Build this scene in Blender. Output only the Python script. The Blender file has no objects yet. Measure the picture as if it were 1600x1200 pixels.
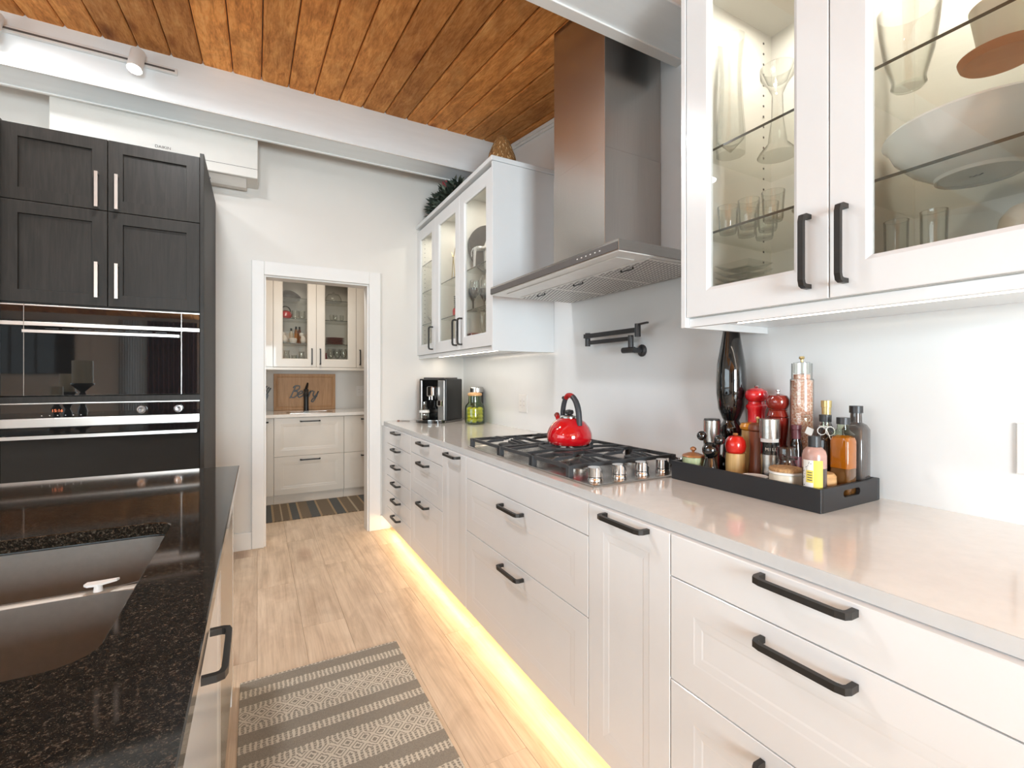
import bpy, bmesh, math, random
from mathutils import Vector, Matrix
random.seed(7)
S = bpy.context.scene
COL = S.collection
PI = math.pi

# ---------------------------------------------------------------- camera, world, lights, exposure
cam = bpy.data.objects.new('camera', bpy.data.cameras.new('camera'))
COL.objects.link(cam)
cam.data.sensor_width = 36; cam.data.lens = 36 * 730 / 1600
cam.data.shift_y = -9 / 1600
cam.data.clip_start = 0.02
cam.location = (0, 0, 1.281)
cam.rotation_euler = (PI / 2, 0, -math.atan(398 / 730))
S.camera = cam
S.view_settings.view_transform = 'Standard'
S.view_settings.look = 'None'
S.view_settings.gamma = 1.0
S.view_settings.use_curve_mapping = False
S.view_settings.exposure = -0.24
S.cycles.max_bounces = 10
S.cycles.diffuse_bounces = 5
S.cycles.glossy_bounces = 5
S.cycles.transmission_bounces = 8
S.cycles.transparent_max_bounces = 24
S.cycles.caustics_reflective = False
S.cycles.caustics_refractive = False
S.cycles.sample_clamp_indirect = 4.0
w = bpy.data.worlds.new('world'); S.world = w; w.use_nodes = True
wn = w.node_tree
bg = wn.nodes['Background']
sky = wn.nodes.new('ShaderNodeTexSky'); sky.sky_type = 'HOSEK_WILKIE'; sky.turbidity = 4
sky.sun_direction = (-0.5, -0.5, 0.7)
wn.links.new(sky.outputs[0], bg.inputs[0]); bg.inputs[1].default_value = 0.6

def area(name, loc, rot, sx, sy, power, col, spread=180):
    L = bpy.data.lights.new(name, 'AREA'); L.shape = 'RECTANGLE'; L.size = sx; L.size_y = sy
    L.energy = power; L.color = col; L.spread = math.radians(spread)
    o = bpy.data.objects.new(name, L); COL.objects.link(o); o.location = loc; o.rotation_euler = rot
    return o
DAY = (.80, 0.92, 1.0)
area('daylight_left_window', (-4.32, 0.65, 1.65), (0, -PI / 2, 0), 1.5, 3.6, 104, DAY)
area('daylight_back_window', (-0.17, -3.33, 1.4), (PI / 2, 0, 0), 1.3, 1.55, 400, DAY)
ADDED_LAMPS = ((-0.55, -1.6), (-2.4, -1.2), (-2.7, .25), (-1.25, 3.05), (-0.40, 2.50))  # unseen ceiling lamps, added to brighten the kitchen evenly
for i, (x, y) in enumerate(ADDED_LAMPS):
    o_ = area('added_ceiling_light', (x, y, 3.267 + .145 * (y - 3.536) - .03), (0, 0, 0), .22, .22, (3, 10, 14, 15, 32)[i], (.95, .975, 1)); o_.data.shape = 'DISK'
area('added_curtain_backlight', (-1.75, -3.34, 1.4), (PI / 2, 0, 0), .26, 1.6, 12, DAY)  # added light behind the white curtain, brightens its reflection
area('pantry_lamp_light', (0.45, 4.55, 2.7), (0, 0, 0), .4, .4, 20, (1, .93, .84))
area('under_cabinet_strip_light', (1.43, 0.62, 1.466), (0, 0, 0), .012, .86, .22, (1, .90, .79))
area('under_cabinet_strip_light', (1.43, 3.30, 1.466), (0, 0, 0), .012, 1.3, 5.0, (1, .86, .70))
area('toe_kick_strip_light', (1.015, 2.1, 0.085), (0, 0.95, 0), .02, 3.8, 8.5, (1, .70, .36))

# ---------------------------------------------------------------- helpers
def empty(name, label, cat, loc=(0, 0, 0), group=None, rz=0):
    o = bpy.data.objects.new(name, None); COL.objects.link(o)
    o.empty_display_size = .05; o.location = loc; o.rotation_euler.z = rz
    return tag(o, label, cat, group)
def tag(o, label, cat, group=None):
    o['label'] = label; o['category'] = cat
    if group: o['group'] = group
    return o

class MB:
    def __init__(s): s.bm = bmesh.new()
    def _merge(s, b):
        me = bpy.data.meshes.new('tmp'); b.to_mesh(me); s.bm.from_mesh(me); bpy.data.meshes.remove(me); b.free()
        return s
    def box(s, x0, x1, y0, y1, z0, z1, bev=0, seg=1):
        b = bmesh.new(); bmesh.ops.create_cube(b, size=1)
        for v in b.verts:
            v.co = Vector(((x0 + x1) / 2 + v.co.x * (x1 - x0), (y0 + y1) / 2 + v.co.y * (y1 - y0), (z0 + z1) / 2 + v.co.z * (z1 - z0)))
        if bev: bmesh.ops.bevel(b, geom=b.edges[:], offset=bev, segments=seg, affect='EDGES', profile=.5)
        return s._merge(b)
    def lathe(s, prof, c=(0, 0, 0), n=24, axis='z', sx=1, sy=1):
        rings = []
        def mp(r, z, t):
            x, y = r * math.cos(t) * sx, r * math.sin(t) * sy
            if axis == 'z': v = (x, y, z)
            elif axis == 'x': v = (z, x, y)
            else: v = (x, z, y)
            return Vector(v) + Vector(c)
        for r, z in prof:
            if r < 1e-6: rings.append([s.bm.verts.new(mp(0, z, 0))])
            else: rings.append([s.bm.verts.new(mp(r, z, 2 * PI * i / n)) for i in range(n)])
        for a, b in zip(rings, rings[1:]):
            for i in range(n):
                j = (i + 1) % n
                f = [a[i % len(a)], a[j % len(a)], b[j % len(b)], b[i % len(b)]]
                f = list(dict.fromkeys(f))
                if len(f) > 2:
                    try: s.bm.faces.new(f)
                    except ValueError: pass
        for ring in (rings[0], rings[-1]):
            if len(ring) > 2 and prof[0] != prof[-1]:
                try: s.bm.faces.new(ring)
                except ValueError: pass
        return s
    def cyl(s, p0, p1, r0, r1=None, n=16):
        r1 = r0 if r1 is None else r1
        return s.tube([p0, p1], [r0, r1], n)
    def tube(s, pts, r, n=8, closed=False):
        pts = [Vector(p) for p in pts]; m = len(pts)
        if not hasattr(r, '__len__'): r = [r] * m
        rings = []; prev = None
        for i, p in enumerate(pts):
            if closed: t = pts[(i + 1) % m] - pts[i - 1]
            else: t = pts[min(i + 1, m - 1)] - pts[max(i - 1, 0)]
            t.normalize()
            if prev is None:
                u = Vector((0, 0, 1)) if abs(t.z) < .9 else Vector((1, 0, 0))
                prev = (u - t * u.dot(t)).normalized()
            else: prev = (prev - t * prev.dot(t)).normalized()
            q = t.cross(prev)
            rings.append([s.bm.verts.new(p + (prev * math.cos(2 * PI * k / n) + q * math.sin(2 * PI * k / n)) * r[i]) for k in range(n)])
        for i in range(m if closed else m - 1):
            a, b = rings[i], rings[(i + 1) % m]
            for k in range(n): s.bm.faces.new((a[k], a[(k + 1) % n], b[(k + 1) % n], b[k]))
        if not closed:
            s.bm.faces.new(rings[0][::-1]); s.bm.faces.new(rings[-1])
        return s
    def bar(s, pts, up, w, h):
        """rectangular bar swept along pts; up = fixed direction, h along up, w in the path plane"""
        pts = [Vector(p) for p in pts]; up = Vector(up).normalized(); m = len(pts); rings = []
        for i, p in enumerate(pts):
            d0 = (pts[i] - pts[i - 1]).normalized() if i else (pts[1] - pts[0]).normalized()
            d1 = (pts[i + 1] - pts[i]).normalized() if i < m - 1 else d0
            t = (d0 + d1).normalized(); k = 1 / max(.5, t.dot(d0)); sd = up.cross(t).normalized() * (w / 2 * k)
            rings.append([s.bm.verts.new(p + sd * a + up * (h / 2) * b) for a, b in ((1, 1), (-1, 1), (-1, -1), (1, -1))])
        for a, b in zip(rings, rings[1:]):
            for k in range(4): s.bm.faces.new((a[k], a[(k + 1) % 4], b[(k + 1) % 4], b[k]))
        s.bm.faces.new(rings[0]); s.bm.faces.new(rings[-1])
        return s
    def poly(s, pts, vec):
        a = [s.bm.verts.new(Vector(p)) for p in pts]; b = [s.bm.verts.new(Vector(p) + Vector(vec)) for p in pts]
        n = len(a); s.bm.faces.new(a); s.bm.faces.new(b[::-1])
        for i in range(n): s.bm.faces.new((a[i], b[i], b[(i + 1) % n], a[(i + 1) % n]))
        return s
    def sphere(s, c, r, n=14, sc=(1, 1, 1)):
        prof = [(r * math.sin(PI * i / 8) * sc[0], -r * math.cos(PI * i / 8) * sc[2]) for i in range(9)]
        prof[0] = (0, -r * sc[2]); prof[-1] = (0, r * sc[2])
        return s.lathe(prof, c, n)
    def rings(s, loops, cap=True, close=False):
        L = [[s.bm.verts.new(p) for p in lp] for lp in loops]
        if close: L.append(L[0])
        for a, b in zip(L, L[1:]):
            n = len(a)
            for i in range(n): s.bm.faces.new((a[i], a[(i + 1) % n], b[(i + 1) % n], b[i]))
        if cap and not close: s.bm.faces.new(L[0]); s.bm.faces.new(L[-1])
        return s
    def build(s, name, mat, parent=None, smooth=True, flat=False):
        bmesh.ops.recalc_face_normals(s.bm, faces=s.bm.faces[:])
        if smooth:
            for f in s.bm.faces: f.smooth = True
            for e in s.bm.edges:
                if len(e.link_faces) == 2 and e.calc_face_angle(0) > .6: e.smooth = False
        me = bpy.data.meshes.new(name); s.bm.to_mesh(me); s.bm.free()
        if mat: me.materials.append(mat)
        return link(me, name, parent)
def link(me, name, parent=None):
    o = bpy.data.objects.new(name, me); COL.objects.link(o)
    if parent:
        o.parent = parent
        if parent.type == 'EMPTY': o.matrix_parent_inverse = Matrix.Translation(-parent.location)
    return o
def struct(o): o['kind'] = 'structure'; return o
def copytree(root, delta, label=None):
    r = root.copy(); COL.objects.link(r); r.location = root.location + Vector(delta)
    if label: r['label'] = label
    for ch in root.children:
        c = ch.copy(); COL.objects.link(c); c.parent = r
        for g in ch.children:
            d = g.copy(); COL.objects.link(d); d.parent = c
    return r

# ---------------------------------------------------------------- materials
def nm(name):
    m = bpy.data.materials.new(name); m.use_nodes = True
    nt = m.node_tree; return m, nt, nt.nodes['Principled BSDF'], nt.nodes.new, nt.links.new
def coords(nt, scale=(1, 1, 1), rnd=0):
    tc = nt.nodes.new('ShaderNodeTexCoord'); mp = nt.nodes.new('ShaderNodeMapping')
    mp.inputs['Scale'].default_value = scale
    nt.links.new(tc.outputs['Object'], mp.inputs[0])
    if rnd:
        oi = nt.nodes.new('ShaderNodeObjectInfo'); ml = nt.nodes.new('ShaderNodeMath'); ml.operation = 'MULTIPLY'
        ml.inputs[1].default_value = rnd; nt.links.new(oi.outputs['Random'], ml.inputs[0])
        cb = nt.nodes.new('ShaderNodeCombineXYZ')
        for i in range(3): nt.links.new(ml.outputs[0], cb.inputs[i])
        nt.links.new(cb.outputs[0], mp.inputs['Location'])
        return mp.outputs[0], oi
    return mp.outputs[0]
def noise(nt, vec, sc, det=4, rough=.6, dist=0):
    n = nt.nodes.new('ShaderNodeTexNoise'); n.inputs['Scale'].default_value = sc; n.inputs['Detail'].default_value = det
    n.inputs['Roughness'].default_value = rough; n.inputs['Distortion'].default_value = dist
    nt.links.new(vec, n.inputs['Vector']); return n.outputs['Fac']
def ramp(nt, fac, stops, const=False):
    r = nt.nodes.new('ShaderNodeValToRGB'); cr = r.color_ramp
    if const: cr.interpolation = 'CONSTANT'
    while len(cr.elements) < len(stops): cr.elements.new(.5)
    for e, (p, c) in zip(cr.elements, stops): e.position = p; e.color = (*c, 1)
    nt.links.new(fac, r.inputs[0]); return r.outputs[0]
def bump(nt, bs, h, st, d=.01):
    b = nt.nodes.new('ShaderNodeBump'); b.inputs['Strength'].default_value = st; b.inputs['Distance'].default_value = d
    nt.links.new(h, b.inputs['Height']); nt.links.new(b.outputs[0], bs.inputs['Normal'])
def pm(name, c, rough=.5, metal=0, var=.04, sc=8, bmp=0, coat=0, scale=(1, 1, 1), spec=.5, sub=0):
    m, nt, b, N, Lk = nm(name)
    v = coords(nt, scale); f = noise(nt, v, sc)
    lo = tuple(x * (1 - var) for x in c); hi = tuple(min(1, x * (1 + var)) for x in c)
    Lk(ramp(nt, f, [(.3, lo), (.7, hi)]), b.inputs['Base Color'])
    b.inputs['Roughness'].default_value = rough; b.inputs['Metallic'].default_value = metal
    b.inputs['Coat Weight'].default_value = coat; b.inputs['Specular IOR Level'].default_value = spec
    if bmp: bump(nt, b, f, bmp, .003)
    return m
def glass(name, tint=(1, 1, 1), rough=.0, strength=1.0, edge=0):
    """thin clear glass: transparent with Fresnel reflection"""
    m, nt, b, N, Lk = nm(name); nt.nodes.remove(b)
    tr = N('ShaderNodeBsdfTransparent'); gl = N('ShaderNodeBsdfGlossy'); gl.inputs['Roughness'].default_value = rough
    fr = N('ShaderNodeLayerWeight'); fr.inputs[0].default_value = .5; mx = N('ShaderNodeMixShader')
    pw_ = N('ShaderNodeMath'); pw_.operation = 'POWER'; pw_.inputs[1].default_value = 5
    ml = N('ShaderNodeMath'); ml.operation = 'MULTIPLY_ADD'; ml.inputs[1].default_value = .9 * strength; ml.inputs[2].default_value = .04 * strength; ml.use_clamp = True
    v = coords(nt); f = noise(nt, v, 3, 1)
    cbase = ramp(nt, f, [(.3, tuple(t * .985 for t in tint)), (.7, tint)])
    if edge:
        er = ramp(nt, fr.outputs['Facing'], [(.45, (1, 1, 1)), (.97, (edge, edge, edge * .97))])
        mu_ = N('ShaderNodeMix'); mu_.data_type = 'RGBA'; mu_.blend_type = 'MULTIPLY'; mu_.inputs[0].default_value = 1
        Lk(cbase, mu_.inputs[6]); Lk(er, mu_.inputs[7]); cbase = mu_.outputs[2]
    Lk(cbase, tr.inputs[0])
    Lk(fr.outputs['Facing'], pw_.inputs[0]); Lk(pw_.outputs[0], ml.inputs[0]); Lk(ml.outputs[0], mx.inputs[0]); Lk(tr.outputs[0], mx.inputs[1]); Lk(gl.outputs[0], mx.inputs[2])
    Lk(mx.outputs[0], nt.nodes['Material Output'].inputs[0]); return m
def emis(name, c, s):
    m, nt, b, N, Lk = nm(name); b.inputs['Base Color'].default_value = (*c, 1)
    b.inputs['Emission Color'].default_value = (*c, 1); b.inputs['Emission Strength'].default_value = s; return m
def wood(name, dark, mid, light, along='y', rnd=50, grain=1, rough=.5, knots=0, bmp=.15, vary=.5, sc=1, blotch=0):
    m, nt, b, N, Lk = nm(name)
    k = {'y': (9, .5, 9), 'x': (.8, 9, 9), 'z': (9, 9, .8)}[along]
    v, oi = coords(nt, tuple(q * sc for q in k), rnd)
    f1 = noise(nt, v, 3.2, 6, .65, 1.2 * grain)
    k2 = {'y': (90, 3, 90), 'x': (3, 90, 90), 'z': (90, 90, 3)}[along]
    v2, _ = coords(nt, tuple(q * sc for q in k2), rnd)
    f2 = noise(nt, v2, 2.0, 3, .6, .3)
    mx = N('ShaderNodeMix'); mx.data_type = 'FLOAT'; mx.inputs[0].default_value = .35
    Lk(f1, mx.inputs[2]); Lk(f2, mx.inputs[3])
    c = ramp(nt, mx.outputs[0], [(.34, dark), (.5, mid), (.64, light)])
    hs = N('ShaderNodeHueSaturation')
    mr = N('ShaderNodeMapRange'); mr.inputs[3].default_value = 1 - vary * .5; mr.inputs[4].default_value = 1 + vary * .5
    Lk(oi.outputs['Random'], mr.inputs[0]); Lk(mr.outputs[0], hs.inputs['Value']); Lk(c, hs.inputs['Color'])
    col = hs.outputs[0]
    if knots:
        k3 = {'y': (1.5, .55, 1.5), 'x': (.55, 1.5, 1.5), 'z': (1.5, 1.5, .55)}[along]
        v3, _ = coords(nt, k3, rnd)
        vo = N('ShaderNodeTexVoronoi'); vo.inputs['Scale'].default_value = knots; Lk(v3, vo.inputs['Vector'])
        kr = ramp(nt, vo.outputs['Distance'], [(.05, (.30, .2, .15)), (.12, (.62, .5, .45)), (.19, (1, 1, 1))])
        mu = N('ShaderNodeMix'); mu.data_type = 'RGBA'; mu.blend_type = 'MULTIPLY'; mu.inputs[0].default_value = .85
        Lk(col, mu.inputs[6]); Lk(kr, mu.inputs[7]); col = mu.outputs[2]
    if blotch:
        v4, _ = coords(nt, (2.6, 1.3, 2.6), rnd)
        kb_ = ramp(nt, noise(nt, v4, 2.2, 4, .6, .8), [(.30, (1 - blotch, 1 - blotch * 1.15, 1 - blotch * 1.25)), (.58, (1, 1, 1))])
        mu = N('ShaderNodeMix'); mu.data_type = 'RGBA'; mu.blend_type = 'MULTIPLY'; mu.inputs[0].default_value = 1
        Lk(col, mu.inputs[6]); Lk(kb_, mu.inputs[7]); col = mu.outputs[2]
    Lk(col, b.inputs['Base Color']); b.inputs['Roughness'].default_value = rough
    bump(nt, b, mx.outputs[0], bmp, .002)
    return m

M_paint = pm('white_lacquer', (.775, .785, .79), .22, var=.01, coat=.3)
M_inner = pm('cabinet_interior_white', (.80, .775, .72), .45, var=.01)
M_wall = pm('wall_paint_warm', (.74, .71, .665), .75, var=.015, sc=3, bmp=.05)
M_wallw = pm('wall_paint_white', (.78, .775, .76), .6, var=.01, sc=3)
M_trim = pm('trim_white', (.80, .785, .76), .45, var=.01)
M_beam = pm('beam_paint', (.86, .895, .91), .55, var=.025, sc=6, bmp=.15, scale=(.5, 3, 3))
M_quartz = pm('greige_quartz', (.80, .755, .705), .10, var=.03, sc=30, coat=.4)
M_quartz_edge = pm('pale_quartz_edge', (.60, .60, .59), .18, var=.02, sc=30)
M_splash = pm('white_quartz_backsplash', (.79, .80, .80), .14, var=.012, sc=5)
M_blackm = pm('matt_black_metal', (.028, .026, .024), .38, metal=.4, var=.1, sc=40)
M_iron = pm('cast_iron', (.045, .047, .05), .55, var=.2, sc=90, bmp=.3)
M_gunmetal = pm('gunmetal', (.06, .06, .062), .4, metal=.6, var=.1, sc=40)
M_steel = pm('brushed_steel', (.56, .54, .51), .27, metal=1, var=.06, sc=12, scale=(.4, .4, 30))
M_steelv = pm('brushed_steel_dark', (.54, .51, .48), .26, metal=1, var=.05, sc=12, scale=(30, 30, .4))
M_chrome = pm('chrome', (.78, .77, .76), .10, metal=1, var=.02)
M_handle = pm('satin_steel_handle', (.82, .79, .75), .3, metal=1, var=.02)
M_sink = pm('stainless_sink_dark', (.20, .18, .16), .42, metal=.45, var=.05, sc=60)
M_rim = pm('satin_sink_rim', (.42, .38, .33), .5, metal=.3, var=.03)
M_blackglass = pm('black_oven_glass', (.008, .008, .008), .02, var=.02, spec=.9)
M_darkplastic = pm('dark_plastic', (.02, .02, .02), .35, var=.05)
M_greyplastic = pm('charcoal_plastic', (.11, .10, .095), .45, var=.05)
M_whiteplastic = pm('white_plastic', (.80, .79, .77), .35, var=.01)
M_glass = glass('clear_glass', (.985, .99, .985), 0, .55)
M_pane = glass('door_glass', (.97, .975, .965), 0, .8)
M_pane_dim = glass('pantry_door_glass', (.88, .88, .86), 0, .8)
M_shelf = glass('shelf_glass', (.972, .98, .965), 0, .6)
M_vessel = glass('vessel_glass', (.985, .99, .98), .02, 1.7, .5)
M_shelfedge = pm('glass_edge', (.07, .07, .055), .2, var=.1)
M_cedar = wood('cedar_ceiling', (.46, .165, .04), (.76, .32, .085), (.92, .47, .16), 'y', 60, .7, .7, knots=2.6, vary=.5, sc=.8, blotch=.28)
M_cedar.node_tree.nodes['Principled BSDF'].inputs['Specular IOR Level'].default_value = .2
M_oak = wood('oak_floor', (.55, .40, .27), (.71, .54, .385), (.80, .635, .475), 'y', 40, 1.0, .38, knots=1.3, vary=.10, sc=.7, bmp=.05, blotch=.20)
M_darkwood = wood('espresso_stained_wood', (.011, .0092, .0072), (.017, .0142, .0112), (.024, .020, .016), 'z', 30, 1.2, .5, vary=.1)
M_darkwood.node_tree.nodes['Principled BSDF'].inputs['Specular IOR Level'].default_value = .3
M_frieze = wood('dark_frieze_wood', (.05, .035, .025), (.085, .06, .042), (.12, .09, .065), 'y', 30, 1, .6, vary=.1)
M_board = wood('maple_board', (.34, .16, .055), (.43, .22, .085), (.50, .275, .12), 'z', 10, 1, .5, vary=.05)
M_lid = wood('light_wood_lid', (.52, .28, .11), (.64, .37, .16), (.72, .46, .23), 'x', 10, 1, .5, vary=.05)
M_walnut = wood('walnut_mill', (.13, .035, .016), (.21, .062, .028), (.29, .10, .045), 'z', 10, 1, .3, vary=.05)
M_honey = wood('honey_mill', (.45, .26, .09), (.58, .36, .14), (.66, .43, .19), 'z', 10, 1, .4, vary=.05)
M_blackgloss = pm('black_lacquer', (.006, .006, .006), .05, var=.02, coat=1)
M_red = pm('red_lacquer', (.62, .012, .018), .10, var=.04, coat=1)
M_enamel = pm('red_enamel', (.56, .004, .010), .07, var=.05, coat=1)
M_darkred = pm('oxblood_lacquer', (.22, .016, .010), .10, var=.08, coat=1)
M_darkred2 = pm('matt_red_grip', (.42, .012, .012), .35, var=.05)
M_ac = pm('warm_white_plastic', (.68, .655, .61), .5, var=.02)
M_tomato = pm('tomato_red', (.58, .014, .008), .22, var=.1, coat=.5)
M_orange = pm('orange_lacquer', (.72, .30, .03), .2, var=.04, coat=.5)
M_traym = pm('charcoal_tray', (.013, .0135, .016), .40, var=.06)
M_green = pm('celadon_glaze', (.40, .46, .27), .2, var=.2, sc=30, coat=.5)
M_rust = pm('rust_wood', (.36, .14, .045), .35, var=.2, sc=40)
M_cream = pm('cream_ceramic', (.62, .55, .44), .3, var=.04)
M_white = pm('white_porcelain', (.82, .81, .78), .15, var=.01, coat=.5)
M_terra = pm('terracotta', (.42, .145, .05), .6, var=.06, sc=30)
M_gold = pm('gold_cap', (.62, .48, .22), .3, metal=.8, var=.04)
M_maroon = pm('maroon_foil', (.12, .028, .035), .4, var=.05)
M_darkliq = pm('dark_bottle', (.018, .010, .008), .06, var=.05, coat=.6)
M_smoke = pm('smoky_bottle', (.075, .065, .06), .12, var=.2, sc=14, coat=.5)
M_amber = pm('amber_oil', (.36, .105, .004), .06, var=.15, sc=8, coat=.6)
M_amber2 = pm('deep_amber_oil', (.12, .05, .012), .06, var=.15, sc=8, coat=.6)
M_yellow = pm('yellow_label', (.72, .60, .10), .6, var=.02)
M_paper = pm('white_paper', (.76, .75, .72), .7, var=.02)
M_ink = pm('dark_ink', (.03, .03, .05), .6, var=.02)
M_candlewax = pm('ivory_wax', (.80, .70, .52), .5, var=.04)
M_straw = pm('straw', (.27, .13, .04), .8, var=.35, sc=60)
M_straw2 = pm('pale_straw', (.80, .60, .32), .8, var=.2, sc=60)
M_leaf = pm('dark_evergreen', (.022, .034, .022), .6, var=.4, sc=40)
M_leaf2 = pm('grey_green_leaf', (.10, .13, .095), .6, var=.3, sc=40)
M_redwax = pm('dusky_red_wax', (.28, .035, .05), .5, var=.1)
M_lemon = pm('lemon', (.66, .52, .04), .45, var=.25, sc=25)
M_greenglass = glass('green_glass', (.88, .95, .82), .02, 1.2, .55)
M_led = emis('led_strip', (1, .90, .76), 4.5)
M_lamp = emis('lamp_face', (1, .93, .82), 30)
M_puck = emis('puck_face', (1, .93, .80), 8)
M_curtain = pm('white_curtain', (.75, .76, .76), .8, var=.02)
tl_ = M_curtain.node_tree; tb_ = tl_.nodes.new('ShaderNodeBsdfTranslucent'); tb_.inputs[0].default_value = (.8, .8, .8, 1); tm_ = tl_.nodes.new('ShaderNodeMixShader'); tm_.inputs[0].default_value = .6
tl_.links.new(tl_.nodes['Principled BSDF'].outputs[0], tm_.inputs[1]); tl_.links.new(tb_.outputs[0], tm_.inputs[2]); tl_.links.new(tm_.outputs[0], tl_.nodes['Material Output'].inputs[0])
M_purple = pm('added_purple_curtain', (.10, .055, .085), .8, var=.2)
M_filter = pm('hood_filter_mesh', (.80, .78, .75), .4, metal=.35, var=.05)
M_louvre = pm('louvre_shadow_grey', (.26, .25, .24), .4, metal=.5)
M_grip = pm('soft_black_grip', (.035, .038, .045), .45, var=.05)

# granite
M_granite, nt, b, N, Lk = nm('black_speckled_granite')
v = coords(nt); f = noise(nt, v, 170, 6, .8); f2 = noise(nt, v, 500, 2, .6)
c1 = ramp(nt, f, [(.42, (.005, .004, .003)), (.53, (.018, .0135, .009)), (.61, (.06, .046, .034)), (.70, (.19, .16, .125))])
c2 = ramp(nt, f2, [(.60, (0, 0, 0)), (.74, (.10, .085, .065))])
ad = N('ShaderNodeMix'); ad.data_type = 'RGBA'; ad.blend_type = 'ADD'; ad.inputs[0].default_value = 1
Lk(c1, ad.inputs[6]); Lk(c2, ad.inputs[7]); Lk(ad.outputs[2], b.inputs['Base Color'])
b.inputs['Roughness'].default_value = .06; b.inputs['Specular IOR Level'].default_value = .5
# pink salt
M_salt, nt, b, N, Lk = nm('pink_salt_grains')
v = coords(nt); vo = N('ShaderNodeTexVoronoi'); vo.inputs['Scale'].default_value = 260; Lk(v, vo.inputs['Vector'])
sp = N('ShaderNodeSeparateColor'); Lk(vo.outputs['Color'], sp.inputs[0])
Lk(ramp(nt, sp.outputs[0], [(.0, (.52, .17, .09)), (.35, (.66, .33, .22)), (.7, (.78, .50, .38)), (1, (.85, .72, .64))]), b.inputs['Base Color'])
b.inputs['Roughness'].default_value = .4
# cork
M_cork, nt, b, N, Lk = nm('cork')
v = coords(nt); f = noise(nt, v, 160, 3, .7)
Lk(ramp(nt, f, [(.35, (.30, .15, .06)), (.6, (.50, .29, .13))]), b.inputs['Base Color']); b.inputs['Roughness'].default_value = .8

def rug_material(name, axis, stops, dia, gray, cream, total):
    """stops: (start metres, kind) kind 0 = plain, 1 = ladder dashes, 2 = diamonds"""
    m, nt, b, N, Lk = nm(name)
    tc = N('ShaderNodeTexCoord'); sx = N('ShaderNodeSeparateXYZ'); Lk(tc.outputs['Object'], sx.inputs[0])
    a = sx.outputs[1 if axis == 'y' else 0]; c = sx.outputs[0 if axis == 'y' else 1]
    def math1(op, x, y=None):
        n = N('ShaderNodeMath'); n.operation = op
        for i, q in enumerate((x, y)):
            if q is None: continue
            if isinstance(q, (int, float)): n.inputs[i].default_value = q
            else: Lk(q, n.inputs[i])
        return n.outputs[0]
    nz = noise(nt, tc.outputs['Object'], 55, 2)
    nn = math1('MULTIPLY', math1('SUBTRACT', nz, .5), .012)
    a2 = math1('ADD', a, nn); c2 = math1('ADD', c, nn)
    u = math1('DIVIDE', a2, total)                       # 0..1 along the rug
    kind = ramp(nt, u, [(p / total, (k / 2.0,) * 3) for p, k in stops], True)
    ks = N('ShaderNodeSeparateColor'); Lk(kind, ks.inputs[0]); k = ks.outputs[0]
    is1 = math1('MULTIPLY', math1('GREATER_THAN', k, .25), math1('LESS_THAN', k, .75)); is2 = math1('GREATER_THAN', k, .75)
    dash = math1('GREATER_THAN', math1('SINE', math1('MULTIPLY', c2, 2 * PI / .017)), .15)
    ridge = math1('LESS_THAN', math1('ABSOLUTE', math1('SINE', math1('MULTIPLY', a2, PI / .011))), .38)
    ladder = math1('MAXIMUM', dash, math1('MULTIPLY', ridge, .9))
    da = math1('PINGPONG', a2, dia / 2); dc = math1('PINGPONG', c2, dia / 2)
    sm = math1('ADD', da, dc)
    d1 = math1('ABSOLUTE', math1('SUBTRACT', sm, dia / 2)); l1 = math1('LESS_THAN', d1, dia * .10)
    l2 = math1('LESS_THAN', math1('ABSOLUTE', math1('SUBTRACT', d1, dia * .26)), dia * .07)
    diam = math1('MAXIMUM', l1, l2)
    fac = math1('MINIMUM', math1('ADD', math1('MULTIPLY', is1, ladder), math1('MULTIPLY', is2, diam)), 1)
    grit = noise(nt, tc.outputs['Object'], 420, 2, .8)
    cg = ramp(nt, grit, [(.3, tuple(q * .72 for q in gray)), (.7, tuple(q * 1.3 for q in gray))])
    mx = N('ShaderNodeMix'); mx.data_type = 'RGBA'; Lk(fac, mx.inputs[0]); Lk(cg, mx.inputs[6]); mx.inputs[7].default_value = (*cream, 1)
    Lk(mx.outputs[2], b.inputs['Base Color']); b.inputs['Roughness'].default_value = .95
    bump(nt, b, grit, .4, .003)
    return m

# ---------------------------------------------------------------- structure
XR, YB = 1.678, 4.02          # right wall, back wall with the doorway
XU = 1.89                     # the right wall steps back above the quartz cladding
def ceil(y): return 3.267 + .145 * (y - 3.536)
XL, YN, YP = -4.25, -3.25, 5.98
struct(MB().box(XL - .1, 2.4, YN - .1, YP + .1, -.12, -.014).build('floor', M_oak))
FL = bpy.data.objects['floor']
# floor planks, each one an object
pw, pl = .205, 1.42
me = MB().box(.0004, pw - .0004, .0004, pl - .0004, -.014, 0, .0007).build('floor_plank', M_oak, FL)
me.location = (-1.64, YN, 0); first = me
for i in range(14):
    off = (i * .61) % pl
    for j in range(8):
        if i == 0 and j == 0: continue
        y = YN - off + j * pl
        if y + pl < -1.2 or y > YP: continue
        o = first.copy(); COL.objects.link(o); o.location = (-1.64 + i * pw, y, 0)
first.location = (-1.64, -1.2, 0)
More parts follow.
